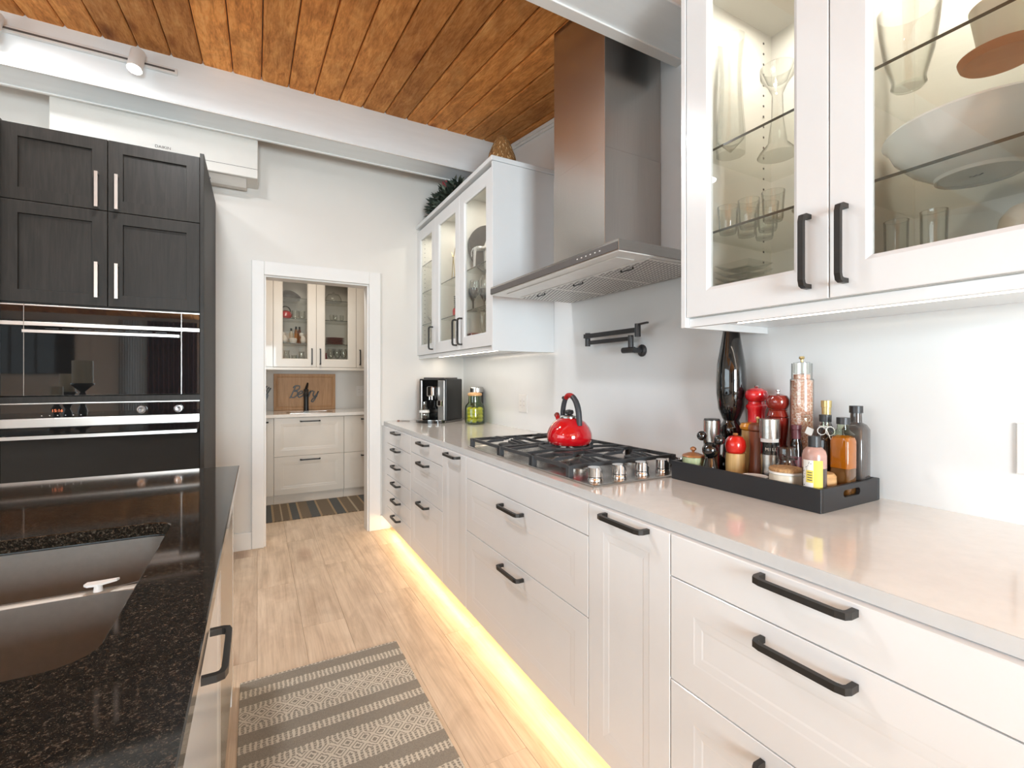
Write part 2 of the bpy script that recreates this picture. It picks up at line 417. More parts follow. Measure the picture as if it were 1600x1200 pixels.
# ceiling slab and boards
def sloped(x0, x1, y0, y1, t0, t1):
    b_ = MB(); v = [b_.bm.verts.new((x, y, ceil(y) + t)) for x in (x0, x1) for y in (y0, y1) for t in (t0, t1)]
    for q in ((0, 1, 3, 2), (4, 5, 7, 6), (0, 1, 5, 4), (2, 3, 7, 6), (0, 2, 6, 4), (1, 3, 7, 5)): b_.bm.faces.new([v[i] for i in q])
    return b_
CE = struct(sloped(XL, XU + .1, YN, YB + .1, .024, .09).build('ceiling', M_frieze))
bw = .1635
b_ = MB(); y0, y1 = YN, YB + .0
lp = []
for y in (y0, y1):
    z = ceil(y); e = .0025; ch = .008
    lp.append([(e, y, z + .024), (e, y, z + ch), (e + ch, y, z), (bw - e - ch, y, z), (bw - e, y, z + ch), (bw - e, y, z + .024)])
b_.rings(lp)
pk = b_.build('ceiling_board', M_cedar, CE, smooth=False)
pk.location = (1.66 - bw, 0, 0)
for i in [-2, -1] + list(range(1, 36)):
    o = pk.copy(); COL.objects.link(o); o.location = (1.66 - bw * (i + 1), 0, 0)
# walls
DX0, DX1, DZ = .046, .821, 2.065
b_ = MB(); b_.box(XL, DX0, YB, YB + .13, 0, 3.36).box(DX1, XU + .1, YB, YB + .13, 0, 3.36).box(DX0, DX1, YB, YB + .13, DZ, 3.36)
struct(b_.build('wall_back', M_wall, smooth=False))
wr_ = struct(MB().box(XR, XU + .1, YN, YB, -.1, 2.592).box(XR, XU - .001, YN, 1.99, 2.592, 3.06).build('wall_right', M_splash, smooth=False))
MB().box(XU, XU + .1, YN, YB, 2.592, 3.36).build('upper_wall', M_wallw, wr_, smooth=False)
b_ = MB(); b_.box(XL - .12, XL, YN, -1.2, 0, 3.4).box(XL - .12, XL, 2.5, YB, 0, 3.4).box(XL - .12, XL, -1.2, 2.5, 0, .85).box(XL - .12, XL, -1.2, 2.5, 2.4, 3.4)
struct(b_.build('wall_left', M_wall, smooth=False))
b_ = MB(); b_.box(XL, -1.88, YN - .12, YN, 0, 2.9).box(-1.62, -.85, YN - .12, YN, 0, 2.9).box(-1.88, -1.62, YN - .12, YN, 0, .6).box(-1.88, -1.62, YN - .12, YN, 2.2, 2.9).box(.5, XU + .1, YN - .12, YN, 0, 2.9).box(-.85, .5, YN - .12, YN, 0, .6).box(-.85, .5, YN - .12, YN, 2.2, 2.9)
struct(b_.build('wall_front', M_wall, smooth=False))
# windows (behind the camera)
b_ = MB()
for y in (-1.2, .03, 1.27, 2.455): b_.box(XL - .09, XL - .03, y, y + .045, .85, 2.4)
for z in (.85, 2.355): b_.box(XL - .09, XL - .03, -1.2, 2.5, z, z + .045)
win = struct(b_.build('window_1', M_trim)); MB().box(XL - .065, XL - .06, -1.2, 2.5, .85, 2.4).build('pane', M_glass, win)
b_ = MB()
for x in (-.85, -.2, .455): b_.box(x, x + .045, YN - .09, YN - .03, .6, 2.2)
for z in (.6, 1.5, 2.155): b_.box(-.85, .5, YN - .09, YN - .03, z, z + .045)
win = struct(b_.build('window_2', M_trim)); MB().box(-.85, .5, YN - .065, YN - .06, .6, 2.2).build('pane', M_glass, win)
win = struct(MB().box(-1.88, -1.84, YN - .09, YN - .03, .6, 2.2).box(-1.66, -1.62, YN - .09, YN - .03, .6, 2.2).build('added_window_3', M_trim)); MB().box(-1.88, -1.62, YN - .065, YN - .06, .6, 2.2).build('pane', M_glass, win)  # narrow window added to light the white curtain from behind
# frieze board and trim on the right wall under the boards
for nm_, t0, t1, x0, mt in (('trim_1', -.035, -.006, XU - .016, M_trim), ('trim_2', -.058, -.0355, XU - .009, M_trim)):
    struct(sloped(x0, XU - .0005, 2.0, 3.53, t0, t1).build(nm_, mt))
# doorway: casing and jamb
b_ = MB(); b_.box(-.037, DX0, 3.995, YB - .0005, 0, 2.168, .003).box(DX1, .915, 3.995, YB - .0005, 0, 2.168, .003).box(DX0, DX1, 3.995, YB - .0005, DZ, 2.168, .003)
struct(b_.build('trim_3', M_trim))
b_ = MB(); b_.box(DX0 - .0, DX0 + .012, YB, YB + .13, 0, DZ).box(DX1 - .012, DX1, YB, YB + .13, 0, DZ).box(DX0 + .012, DX1 - .012, YB, YB + .13, DZ - .012, DZ)
struct(b_.build('door_1', M_trim))
struct(MB().box(-.26, -.038, 4.0, YB - .0005, 0, .13, .002).build('baseboard_left', M_trim))
struct(MB().box(.916, .998, 4.0, YB - .0005, 0, .12, .002).build('baseboard_right', M_trim))
# pantry shell
b_ = MB(); b_.box(-.9, 2.4, YP, YP + .1, 0, 2.8).box(-1.0, -.9, YB + .13, YP, 0, 2.8).box(2.4, 2.5, YB + .13, YP, 0, 2.8)
struct(b_.build('wall_pantry', M_wall, smooth=False))
struct(MB().box(-1, 2.5, YB + .13, YP + .1, 2.78, 2.86).build('ceiling_pantry', M_wallw))
# beams
o = struct(MB().box(XL, XU - .001, 3.536, 3.79, 2.985, 3.34, .004).build('beam', M_beam))
MB().box(XL, XU - .001, 3.536, 3.548, 2.979, 2.985, .001).box(XL, XU - .001, 3.770, 3.79, 2.976, 2.985, .001).build('edge_bead', M_trim, o)
o = struct(MB().box(XL, XU - .001, 1.262, 1.513, 2.705, 2.98, .004).build('beam', M_beam))
MB().box(XL, XU - .001, 1.466, 1.513, 2.697, 2.705, .001).build('edge_bead', M_trim, o)
o = struct(MB().box(XL, XR - .001, -1.10, -.85, 2.35, 2.60, .004).build('beam', M_beam))

# ---------------------------------------------------------------- doors, drawers, handles
def W(f, p, a, b, c):
    return {'W': (p - c, a, b), 'E': (p + c, a, b), 'S': (a, p - c, b)}[f]
def rect(f, p, a0, a1, b0, b1, c):
    return [W(f, p, *q, c) for q in ((a0, b0), (a1, b0), (a1, b1), (a0, b1))]
def front(name, f, p, a0, a1, b0, b1, mat, parent, style='panel', fr=.085, t=.019):
    g = .0015; a0 += g; a1 -= g; b0 += g; b1 -= g
    R = lambda i, c: rect(f, p, a0 + i, a1 - i, b0 + i, b1 - i, c)
    b_ = MB()
    if style == 'flat':
        b_.rings([R(0, 0), R(0, t - .0015), R(.0015, t)])
    elif style == 'panel':
        b_.rings([R(0, 0), R(0, t - .0015), R(.0015, t), R(fr - .014, t), R(fr - .010, t - .0005), R(fr + .008, t - .0011), R(fr + .013, t - .0018)])
    elif style == 'raised':
        b_.rings([R(0, 0), R(0, t - .0015), R(.0015, t), R(fr - .012, t), R(fr - .006, t - .006), R(fr + .006, t - .006), R(fr + .02, t - .001)])
    elif style == 'shaker':
        b_.rings([R(0, 0), R(0, t - .0015), R(.0015, t), R(fr, t), R(fr + .002, t - .011)])
    elif style == 'glass':
        b_.rings([R(0, 0), R(0, t - .0015), R(.0015, t), R(fr - .010, t), R(fr, t - .006), R(fr, 0)], close=True)
    o = b_.build(name, mat, parent, smooth=False)
    if style == 'glass':
        b_ = MB(); e = fr + .0005
        b_.rings([rect(f, p, a0 + e, a1 - e, b0 + e, b1 - e, .004), rect(f, p, a0 + e, a1 - e, b0 + e, b1 - e, .008)])
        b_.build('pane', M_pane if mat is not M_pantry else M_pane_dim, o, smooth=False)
    return o
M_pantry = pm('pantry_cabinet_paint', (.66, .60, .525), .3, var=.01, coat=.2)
def pull(f, p, a, b, ln, parent, vert=False, mat=None, pr=.035, wd=.011, hh=.013, square=False):
    """U-shaped bar handle with rounded bends; a,b = centre"""
    h = ln / 2; r = .012
    if square: path = [(-h, .001), (-h, pr), (h, pr), (h, .001)]
    else: path = [(-h, .001), (-h, pr - r), (-h + r * .3, pr - r * .3), (-h + r * 1.3, pr), (h - r * 1.3, pr), (h - r * .3, pr - r * .3), (h, pr - r), (h, .001)]
    pts = [W(f, p, a + (0 if vert else s_), b + (s_ if vert else 0), c) for s_, c in path]
    up = Vector(W(f, 0, 1, 0, 0)) if vert else Vector((0, 0, 1))
    return MB().bar(pts, up, wd, hh).build('handle', mat or M_blackm, parent, smooth=False)

# ---------------------------------------------------------------- right run: base cabinets
BX, FX = .948, .947           # carcass front, door back plane (doors protrude to .928)
def base_unit(label, y0, y1, fronts):
    t = empty('base_cabinet', label, 'cabinet', ((BX + 1.66) / 2, (y0 + y1) / 2, 0), 'white base cabinets under the hob counter')
    MB().box(BX, 1.66, y0 + .0008, y1 - .0008, .114, .883).build('carcass', M_paint, t, smooth=False)
    MB().box(1.03, 1.045, y0 + .0008, y1 - .0008, 0.0, .1135).build('plinth', M_paint, t, smooth=False)
    for kind, a0, a1, b0, b1, st, hz, ha in fronts:
        o = front(kind, 'W', FX, a0, a1, b0, b1, M_paint, t, st)
        if hz: pull('W', FX - .019, ha, hz, .172, o)
    return t
Y6 = [4.02, 3.84, 3.168, 2.532, 2.187, 1.193, .856, .184]
six = [.884 - .1283 * i for i in range(6)] + [.114]
MB_ = base_unit('white cabinet of six shallow drawers at the doorway end of the run', 3.168, 3.84,
          [('drawer', 3.168, 3.84, six[i + 1], six[i], 'flat', (six[i] + six[i + 1]) / 2 + .045, 3.505) for i in range(6)])
base_unit('white three-drawer cabinet between the six-drawer cabinet and the narrow pull-out', 2.532, 3.168,
          [('drawer', 2.532, 3.168, .776, .884, 'flat', .866, 2.853), ('drawer', 2.532, 3.168, .517, .776, 'panel', .738, 2.853), ('drawer', 2.532, 3.168, .114, .517, 'panel', .48, 2.853)])
base_unit('narrow white pull-out cabinet left of the wide hob cabinet', 2.187, 2.532, [('door', 2.187, 2.532, .114, .884, 'panel', .866, 2.352)])
base_unit('wide white cabinet under the gas hob with plain top panel and two drawers', 1.193, 2.187,
          [('false_front', 1.193, 2.187, .776, .884, 'flat', 0, 0), ('drawer', 1.193, 2.187, .514, .776, 'panel', .738, 1.693), ('drawer', 1.193, 2.187, .114, .514, 'panel', .479, 1.693)])
base_unit('narrow white pull-out cabinet right of the wide hob cabinet', .856, 1.193, [('door', .856, 1.193, .114, .884, 'panel', .868, 1.018)])
base_unit('white three-drawer cabinet nearest the camera with long black handles', .184, .856,
          [('drawer', .184, .856, .776, .884, 'flat', .868, .52), ('drawer', .184, .856, .514, .776, 'panel', .737, .52), ('drawer', .184, .856, .114, .514, 'panel', .478, .52)])
tag(MB().box(.93, .948, 3.8412, 4.0195, .114, .884).build('filler_panel', M_paint), 'plain white filler panel between six-drawer cabinet and wall', 'panel')
# counter
t = empty('countertop', 'long greige quartz countertop of the white cabinet run', 'countertop', (1.3, 1.7, .884))
MB().box(.949, XR - .0005, -.5, YB - .0005, .8845, .914).build('slab', M_quartz, t)
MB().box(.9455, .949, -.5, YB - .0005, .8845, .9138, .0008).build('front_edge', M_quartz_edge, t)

# ---------------------------------------------------------------- right run: wall cabinets
def wall_unit(label, y0, y1, doors, holes=True):
    X0 = 1.259; z0, z1 = 1.478, 2.56
    t = empty('wall_cabinet', label, 'cabinet', (1.45, (y0 + y1) / 2, z0), 'white glass-door wall cabinets')
    b_ = MB(); th = .018
    b_.box(X0, XR - .001, y0, y0 + th, z0, z1).box(X0, XR - .001, y1 - th, y1, z0, z1).box(X0, XR - .001, y0 + th, y1 - th, z0, z0 + th)
    b_.box(X0, XR - .001, y0 + th, y1 - th, z1 - th, z1).box(XR - .009, XR - .001, y0 + th, y1 - th, z0 + th, z1 - th)
    b_.build('carcass', M_inner, t, smooth=False)
    b_ = MB()
    for a0, a1, hy in doors:
        if a0 > y0 + .03: b_.box(X0 + .004, XR - .01, a0 - .009, a0 + .009, z0 + th + .0005, z1 - th - .0005)
    if b_.bm.verts: b_.build('divider', M_inner, t, smooth=False)
    else: b_.bm.free()
    b_ = MB()
    for yy in [y0 + .0185] + [y1 - .0205]:
        for xx in (X0 + .04, XR - .06):
            for k in range(26): b_.box(xx, xx + .006, yy, yy + .002, z0 + .07 + k * .038, z0 + .076 + k * .038)
    b_.build('shelf_pin_holes', M_greyplastic, t, smooth=False)['kind'] = 'stuff'
    for a0, a1, hy in doors:
        o = front('door', 'W', X0 - .0015, a0, a1, z0, z1, M_paint, t, 'glass', fr=.087)
        pull('W', X0 - .0205, hy, 1.603, .178, o, vert=True)
    return t
NC = wall_unit('white wall cabinet with glass doors, nearest the camera at right', .198, 1.076, [(.198, .638, .60), (.638, 1.076, .685)])
LC = wall_unit('white wall cabinet with three glass doors left of the hood', 2.527, 4.018, [(3.548, 4.018, 3.60), (3.037, 3.548, 3.085), (2.527, 3.037, 2.99)])
for t, y0, y1, side in ((NC, .198, 1.076, 1.0765), (LC, 2.527, 4.018, 2.509)):
    MB().box(1.236, XR - .001, side, side + .0175, 1.447, 2.585, .001).build('side_panel', M_paint, t, smooth=False)
    MB().box(1.255, 1.273, y0, y1, 1.449, 1.477, .001).build('light_valance', M_paint, t, smooth=False)
    MB().box(1.36, XR - .001, y0, y1, 1.470, 1.4775).build('bottom_board', M_paint, t, smooth=False)
    e0, e1 = (min(side, y0) - .006, max(y1, side + .0175)); e1 += .006 if t is NC else 0
    MB().box(1.226, XR - .001, e0, e1, 2.587, 2.616, .003).build('cornice', M_paint, t, smooth=False)
    MB().box(1.418, 1.430, y0 + .06, y1 - .06, 1.4655, 1.4695).build('led_strip', M_led, t, smooth=False)
def shelf(parent, y0, y1, z, x0=1.275, x1=1.665):
    o = MB().box(x0, x1, y0, y1, z, z + .007).build('glass_shelf', M_shelf, parent, smooth=False)
    MB().box(x0 - .0015, x0 - .0003, y0, y1, z, z + .007).build('shelf_edge', M_shelfedge, o, smooth=False)
for y0, y1 in ((.217, .628), (.648, 1.057)):
    for z in (1.741, 2.004): shelf(NC, y0, y1, z)
for y0, y1, zs in ((2.546, 3.026, (1.741, 2.02)), (3.047, 3.537, (1.741, 2.02)), (3.558, 3.999, (1.741, 2.02, 2.258))):
    for z in zs: shelf(LC, y0, y1, z)
# puck lights in the cabinets
def puck(t, x, y, zt=2.542, p=1.3, r=.032):
    MB().lathe([(r, zt - .006), (r, zt - .0005)], (x, y, 0), 20).build('puck_light', M_puck, t)
    L = bpy.data.lights.new('puck_light_glow', 'AREA'); L.shape = 'DISK'; L.size = .05; L.energy = p; L.color = (1, .94, .84)
    o = bpy.data.objects.new('puck_light_glow', L); COL.objects.link(o); o.location = (x, y, zt - .01)
for y, p in ((.42, 4.6), (.86, 3.4)): puck(NC, 1.47, y, p=p)
for y in (2.76, 3.30, 3.78): puck(LC, 1.43, y, p=1.8)

# ---------------------------------------------------------------- range hood
t = empty('range_hood', 'stainless steel chimney range hood above the gas hob', 'range hood', (1.45, 1.8, 1.736))
MB().box(1.337, XR - .001, 1.603, 2.006, 1.783, 2.30, .001).box(1.339, XR - .001, 1.605, 2.004, 2.30, 3.10, .001).build('chimney', M_steelv, t, smooth=False)
b_ = MB()
hx0, hx1, hy0, hy1 = 1.133, XR - .001, 1.283, 2.326
b_.box(hx0, hx1, hy0, hy1, 1.742, 1.782, .001)
b_.build('canopy', M_steel, t, smooth=False)
MB().box(hx0 - .003, hx0 - .0005, hy0 + .004, hy1 - .004, 1.744, 1.772, .0005).build('control_strip', M_greyplastic, t, smooth=False)
b_ = MB()
for k in range(6): b_.box(hx0 - .0045, hx0 - .0032, 1.38 + k * .028, 1.387 + k * .028, 1.757, 1.761)
b_.build('button', M_whiteplastic, t, smooth=False)
MB().box(hx0 + .004, hx1 - .01, hy0 + .004, hy1 - .004, 1.738, 1.7415).build('underside_panel', M_filter, t, smooth=False)
MB().box(hx0 + .05, hx0 + .14, hy0 + .07, hy1 - .10, 1.7345, 1.7375, .001).build('light_panel', M_filter, t, smooth=False)
fy = [1.305, 1.64, 1.975, 2.30]
for k in range(3):
    fo = MB().box(1.305, 1.655, fy[k] + .003, fy[k + 1] - .003, 1.735, 1.7375).build('filter', M_filter, t, smooth=False)
    b_ = MB()
    for i in range(17):
        for j in range(12):
            x = 1.318 + i * .0196 + (j % 2) * .009; y = fy[k] + .02 + j * .0262
            b_.box(x, x + .0055, y, y + .020, 1.7338, 1.7349)
    b_.build('filter_louvres', M_louvre, fo, smooth=False)['kind'] = 'stuff'
    ym = (fy[k] + fy[k + 1]) / 2
    MB().bar([(1.345, ym - .035, 1.735), (1.345, ym - .035, 1.727), (1.345, ym + .035, 1.727), (1.345, ym + .035, 1.735)], (1, 0, 0), .003, .006).build('filter_latch', M_blackm, fo, smooth=False)

# ---------------------------------------------------------------- gas hob
CX0, CX1, CY0, CY1 = .985, 1.565, 1.239, 2.30
t = empty('gas_hob', 'five-burner stainless gas hob with black cast-iron grates', 'hob', (1.27, 1.77, .914))
b_ = MB(); b_.rings([[(CX0 + i, CY0 + i, z), (CX1 - i, CY0 + i, z), (CX1 - i, CY1 - i, z), (CX0 + i, CY1 - i, z)] for i, z in ((0, .9142), (0, .919), (.004, .921), (.016, .921), (.024, .9175))])
b_.build('steel_plate', M_steel, t, smooth=False)
for k, x in enumerate((1.045, 1.156, 1.268, 1.375, 1.483)):
    y = 1.305
    kb = MB().lathe([(.0275, .9178), (.0275, .928), (.0255, .931), (.0255, .933)], (x, y, 0), 28).build('knob', M_chrome, t)
    MB().lathe([(.0245, .933), (.0245, .936)], (x, y, 0), 28).build('knob_gap', M_darkplastic, kb)
    b_ = bmesh.new(); bmesh.ops.create_cone(b_, cap_ends=True, segments=28, radius1=.026, radius2=.0255, depth=.032, matrix=Matrix.Translation((x, y, .952)))
    bmesh.ops.bisect_plane(b_, geom=b_.verts[:] + b_.edges[:] + b_.faces[:], plane_co=(x + .011, y - .006, .968), plane_no=(.6, -.6, .62), clear_outer=True)
    bmesh.ops.holes_fill(b_, edges=[e for e in b_.edges if e.is_boundary])
    mb = MB(); mb._merge(b_); mb.build('knob_cap', M_chrome, kb)
burn = [(1.13, 1.52, .036), (1.43, 1.52, .045), (1.275, 1.805, .062), (1.13, 2.13, .045), (1.43, 2.13, .036)]
for x, y, r in burn:
    bo = MB().lathe([(r * 1.3, .9176), (r * 1.3, .924), (r, .930), (r, .936)], (x, y, 0), 24).build('burner', M_steel, t)
    MB().lathe([(r * .92, .936), (r * .95, .944), (r * .7, .947), (0, .9475)], (x, y, 0), 24).build('burner_cap', M_iron, bo)
def grate(y0, y1, kind):
    g = MB(); z = .955; up = (0, 0, 1); w_, h_ = .011, .014; x0, x1 = CX0 + .022, CX1 - .03
    ym, xm = (y0 + y1) / 2, (x0 + x1) / 2
    g.bar([(x0, y0, z), (x1, y0, z)], up, w_, h_).bar([(x0, y1, z), (x1, y1, z)], up, w_, h_)
    g.bar([(x0, y0, z), (x0, y1, z)], up, w_, h_).bar([(x1, y0, z), (x1, y1, z)], up, w_, h_)
    for x in (x0, x1):
        for y in (y0, y1): g.box(x - .011, x + .011, y - .011, y + .011, .9182, z + .007, .002)
    def finger(x, y, ang, r0, r1, rise=.010):
        c, s_ = math.cos(ang), math.sin(ang)
        g.bar([(x + c * r0, y + s_ * r0, z + rise), (x + c * (r0 + .012), y + s_ * (r0 + .012), z + rise), (x + c * (r1 - .03), y + s_ * (r1 - .03), z + rise * .8), (x + c * r1, y + s_ * r1, z)], up, .010, .012)
    if kind == 'ring':
        g.tube([(xm + .118 * math.cos(a), ym + .118 * math.sin(a), z + .008) for a in [2 * PI * i / 36 for i in range(36)]], .007, 8, True)
        for a in range(8):
            A = a * PI / 4 + PI / 8
            g.bar([(xm + .045 * math.cos(A), ym + .045 * math.sin(A), z + .010), (xm + .118 * math.cos(A), ym + .118 * math.sin(A), z + .008)], up, .009, .011)
        for sx in (-1, 1):
            for dy in (-.07, .07): g.bar([(xm + sx * .095, ym + dy, z + .008), (xm + sx * (xm - x0) , ym + dy, z)], up, .010, .012)
        for sy in (-1, 1): g.bar([(xm, ym + sy * .118, z + .006), (xm, ym + sy * (y1 - ym), z)], up, .010, .012)
    else:
        g.bar([(xm, y0, z), (xm, y1, z)], up, w_, h_)
        for bx in ((x0 + xm) / 2, (xm + x1) / 2):
            hx, hy = (xm - x0) / 2, (y1 - y0) / 2
            for a, L in ((0, hx), (PI / 2, hy), (PI, hx), (-PI / 2, hy)): finger(bx, ym, a, .030, L)
            for sx in (-1, 1):
                for sy in (-1, 1):
                    g.bar([(bx + sx * .028, ym + sy * .055, z + .008), (bx + sx * .028, ym + sy * hy, z + .002)], up, .009, .012)
    return g.build('grate', M_iron, t, smooth=False)
grate(1.405, 1.660, 'f'); grate(1.672, 1.955, 'ring'); grate(1.967, 2.285, 'f')

# ---------------------------------------------------------------- kettle (handle runs along y)
kx, ky, kz = 1.297, 1.812, .9705
t = empty('kettle', 'shiny red whistling kettle on the centre hob grate', 'kettle', (kx, ky, kz))
MB().lathe([(0, .001), (.088, .0), (.096, .004), (.104, .018), (.107, .032), (.104, .055), (.094, .080), (.076, .103), (.056, .118), (.044, .123), (.044, .119), (0, .119)], (kx, ky, kz), 48).build('body', M_enamel, t)
MB().lathe([(.042, .1235), (.046, .124), (.046, .129), (.040, .134), (.018, .138), (0, .139)], (kx, ky, kz), 32).build('lid', M_chrome, t)
MB().lathe([(.010, .1385), (.019, .142), (.021, .151), (.017, .160), (0, .164)], (kx, ky, kz), 20).build('lid_knob', M_darkplastic, t)
hp = []
for i in range(19):
    a = PI * i / 18
    hp.append((kx, ky - .078 * math.cos(a) * (1.0 if a < PI / 2 else .72), kz + .095 + .135 * math.sin(a) ** .8))
hp[0] = (kx, ky - .080, kz + .092); hp[-1] = (kx, ky + .056, kz + .112)
def sub(pts, i0, i1, r): return MB().tube(pts[i0:i1], r, 12)
sub(hp, 0, 8, [.0125, .0135, .014, .014, .0138, .0135, .013, .0125]).build('handle_grip', M_grip, t)
sub(hp, 7, 13, [.0126, .0125, .012, .0125, .0125, .0115]).build('handle_top', M_darkred2, t)
sub(hp, 12, 19, [.0116, .0115, .012, .012, .012, .0115, .011]).build('handle_grip', M_grip, t)
MB().sphere((kx, hp[13][1] + .012, hp[13][2] + .012), .0085).build('trigger_knob', M_darkplastic, t)
sp_ = MB().tube([(kx, ky + .068, kz + .092), (kx, ky + .088, kz + .112), (kx, ky + .100, kz + .126)], [.020, .015, .012], 14).build('spout', M_enamel, t)
MB().sphere((kx, ky + .103, kz + .129), .0145).build('spout_cap', M_darkred, sp_)

# ---------------------------------------------------------------- pot filler
t = empty('pot_filler_tap', 'matt black folding pot filler tap mounted on the backsplash', 'tap', (XR, 1.725, 1.42))
px = 1.612
MB().lathe([(.030, XR - .001), (.030, XR - .006), (.024, XR - .011), (.013, XR - .013), (.013, px + .012)], (0, 1.725, 1.418), 28, axis='x').build('wall_flange', M_gunmetal, t)
MB().cyl((px, 1.712, 1.420), (px, 1.792, 1.420), .0145, None, 18).build('valve_body', M_gunmetal, t)
MB().cyl((px, 1.737, 1.433), (px, 1.737, 1.492), .0135, None, 18).build('pivot', M_gunmetal, t)
MB().box(px - .007, px + .007, 1.748, 2.072, 1.466, 1.487, .002).build('arm', M_gunmetal, t, smooth=False)
MB().cyl((px, 2.078, 1.458), (px, 2.078, 1.531), .0145, None, 18).build('pivot', M_gunmetal, t)
px2 = px - .028
MB().poly([(px2 - .007, 2.070, 1.500), (px2 + .020, 2.070, 1.500), (px2 + .007, 1.672, 1.500), (px2 - .007, 1.672, 1.500)], (0, 0, .022)).build('arm', M_gunmetal, t, smooth=False)
o = MB().cyl((px2, 1.660, 1.478), (px2, 1.660, 1.540), .0145, None, 18).build('outlet_valve', M_gunmetal, t)
MB().bar([(px2, 1.650, 1.536), (px2, 1.595, 1.539)], (0, 0, 1), .012, .008).build('lever', M_gunmetal, o, smooth=False)

# ---------------------------------------------------------------- wall switch plates
def plate(label, f, p, a, b, n=2, cat='outlet', mat=None):
    t = empty('switch_plate', label, cat, W(f, p, a, b, 0))
    wd = .046 * n + .028
    b_ = MB(); b_.rings([rect(f, p, a - wd / 2 + i, a + wd / 2 - i, b - .064 + i, b + .064 - i, c) for i, c in ((0, .0006), (0, .004), (.003, .006))])
    b_.build('cover', mat or M_whiteplastic, t, smooth=False)
    for k in range(n):
        ac = a + (k - (n - 1) / 2) * .046
        o = MB(); o.rings([rect(f, p, ac - .0165, ac + .0165, b - .034, b + .034, c) for c in (.0062, .008)])
        o = o.build('rocker', M_trim, t, smooth=False)
        s_ = MB(); 
        for dz in (-.018, .012):
            for da in (-.006, .004): s_.rings([rect(f, p, ac + da, ac + da + .0018, b + dz, b + dz + .008, c) for c in (.0081, .0085)])
        s_.build('slots', M_greyplastic, o, smooth=False)
plate('white double outlet plate on backsplash between lemon jar and kettle', 'W', XR, 2.91, 1.10)
plate('white outlet plate on backsplash at the right edge of the photo', 'W', XR, .365, 1.105, 2)

# ---------------------------------------------------------------- coffee machine
mx0, mx1, my0, my1 = 1.360, 1.610, 3.620, 3.892
t = empty('coffee_machine', 'black and chrome automatic coffee machine in the counter corner', 'coffee machine', (mx0, my0, .914))
MB().box(mx0, mx1, my0, my1, .930, 1.275, .006).build('housing', M_darkplastic, t, smooth=False)
MB().box(mx0 + .02, mx1 - .03, my0 + .03, my1 - .03, 1.2755, 1.287, .003).build('lid', M_greyplastic, t, smooth=False)
MB().box(mx0 - .02, mx1 - .005, my0 - .004, my1 + .004, .9143, .9295, .003).build('base', M_greyplastic, t, smooth=False)
MB().box(mx0 - .012, mx0 - .0005, my0 + .012, my0 + .075, .935, 1.262, .003).build('chrome_panel', M_handle, t, smooth=False)
MB().box(mx0 - .012, mx0 - .0005, my1 - .035, my1 - .006, .935, 1.262, .003).build('chrome_panel', M_handle, t, smooth=False)
MB().box(mx0 - .006, mx0 - .0005, my0 + .077, my1 - .037, .94, 1.27, .003).build('control_face', M_blackgloss, t, smooth=False)
o = MB().box(mx0 - .065, mx0 - .0065, my0 + .095, my0 + .150, 1.13, 1.215, .010, 2).build('spout_block', M_chrome, t, smooth=False)
MB().cyl((mx0 - .045, my0 + .110, 1.1295), (mx0 - .045, my0 + .110, 1.105), .006).cyl((mx0 - .045, my0 + .135, 1.1295), (mx0 - .045, my0 + .135, 1.105), .006).build('nozzle', M_chrome, o)
MB().box(mx0 - .048, mx0 - .0125, my0 + .018, my0 + .062, 1.05, 1.10, .008, 2).build('steam_tap', M_chrome, t, smooth=False)
dt = [(mx0 - .021, my0 + .0, .9145)] + [(mx0 - .021 - .085 * math.sin(PI * i / 12), my0 + .14 - .14 * math.cos(PI * i / 12), .9145) for i in range(1, 12)] + [(mx0 - .021, my1, .9145)]
MB().poly(dt, (0, 0, .022)).build('drip_tray', M_blackgloss, t)
MB().poly([(x + .006 if x < mx0 - .03 else x, my0 + .14 + (y - my0 - .14) * .9, .9368) for x, y, z in dt], (0, 0, .003)).build('drip_grille', M_chrome, t)
t.rotation_euler.z = math.radians(36)
# glass on the drip tray
t = empty('glass_carafe', 'small clear glass carafe with pale band on the coffee machine tray', 'carafe', (1.207, 3.722, .9415))
MB().lathe([(.018, .002), (.034, .006), (.043, .028), (.042, .055), (.030, .082), (.020, .105), (.020, .15), (.018, .15), (.018, .104), (.028, .08), (.040, .054), (.041, .028), (.032, .009), (0, .006)], (1.207, 3.722, .9415), 28).build('body', M_vessel, t)
MB().lathe([(.0425, .058), (.0432, .058), (.0405, .078), (.0395, .078), (.0425, .058)], (1.207, 3.722, .9415), 28).build('band', M_paper, t)
t = empty('measuring_spoon', 'slim dark metal spoon lying beside the coffee machine', 'spoon', (1.1, 3.90, .914))
MB().tube([(1.135, 3.90, .918), (1.075, 3.955, .918)], [.003, .003], 8).build('stem', M_steel, t)
MB().sphere((1.060, 3.968, .919), .014, 12, (1, 1, .32)).build('bowl', M_walnut, t)
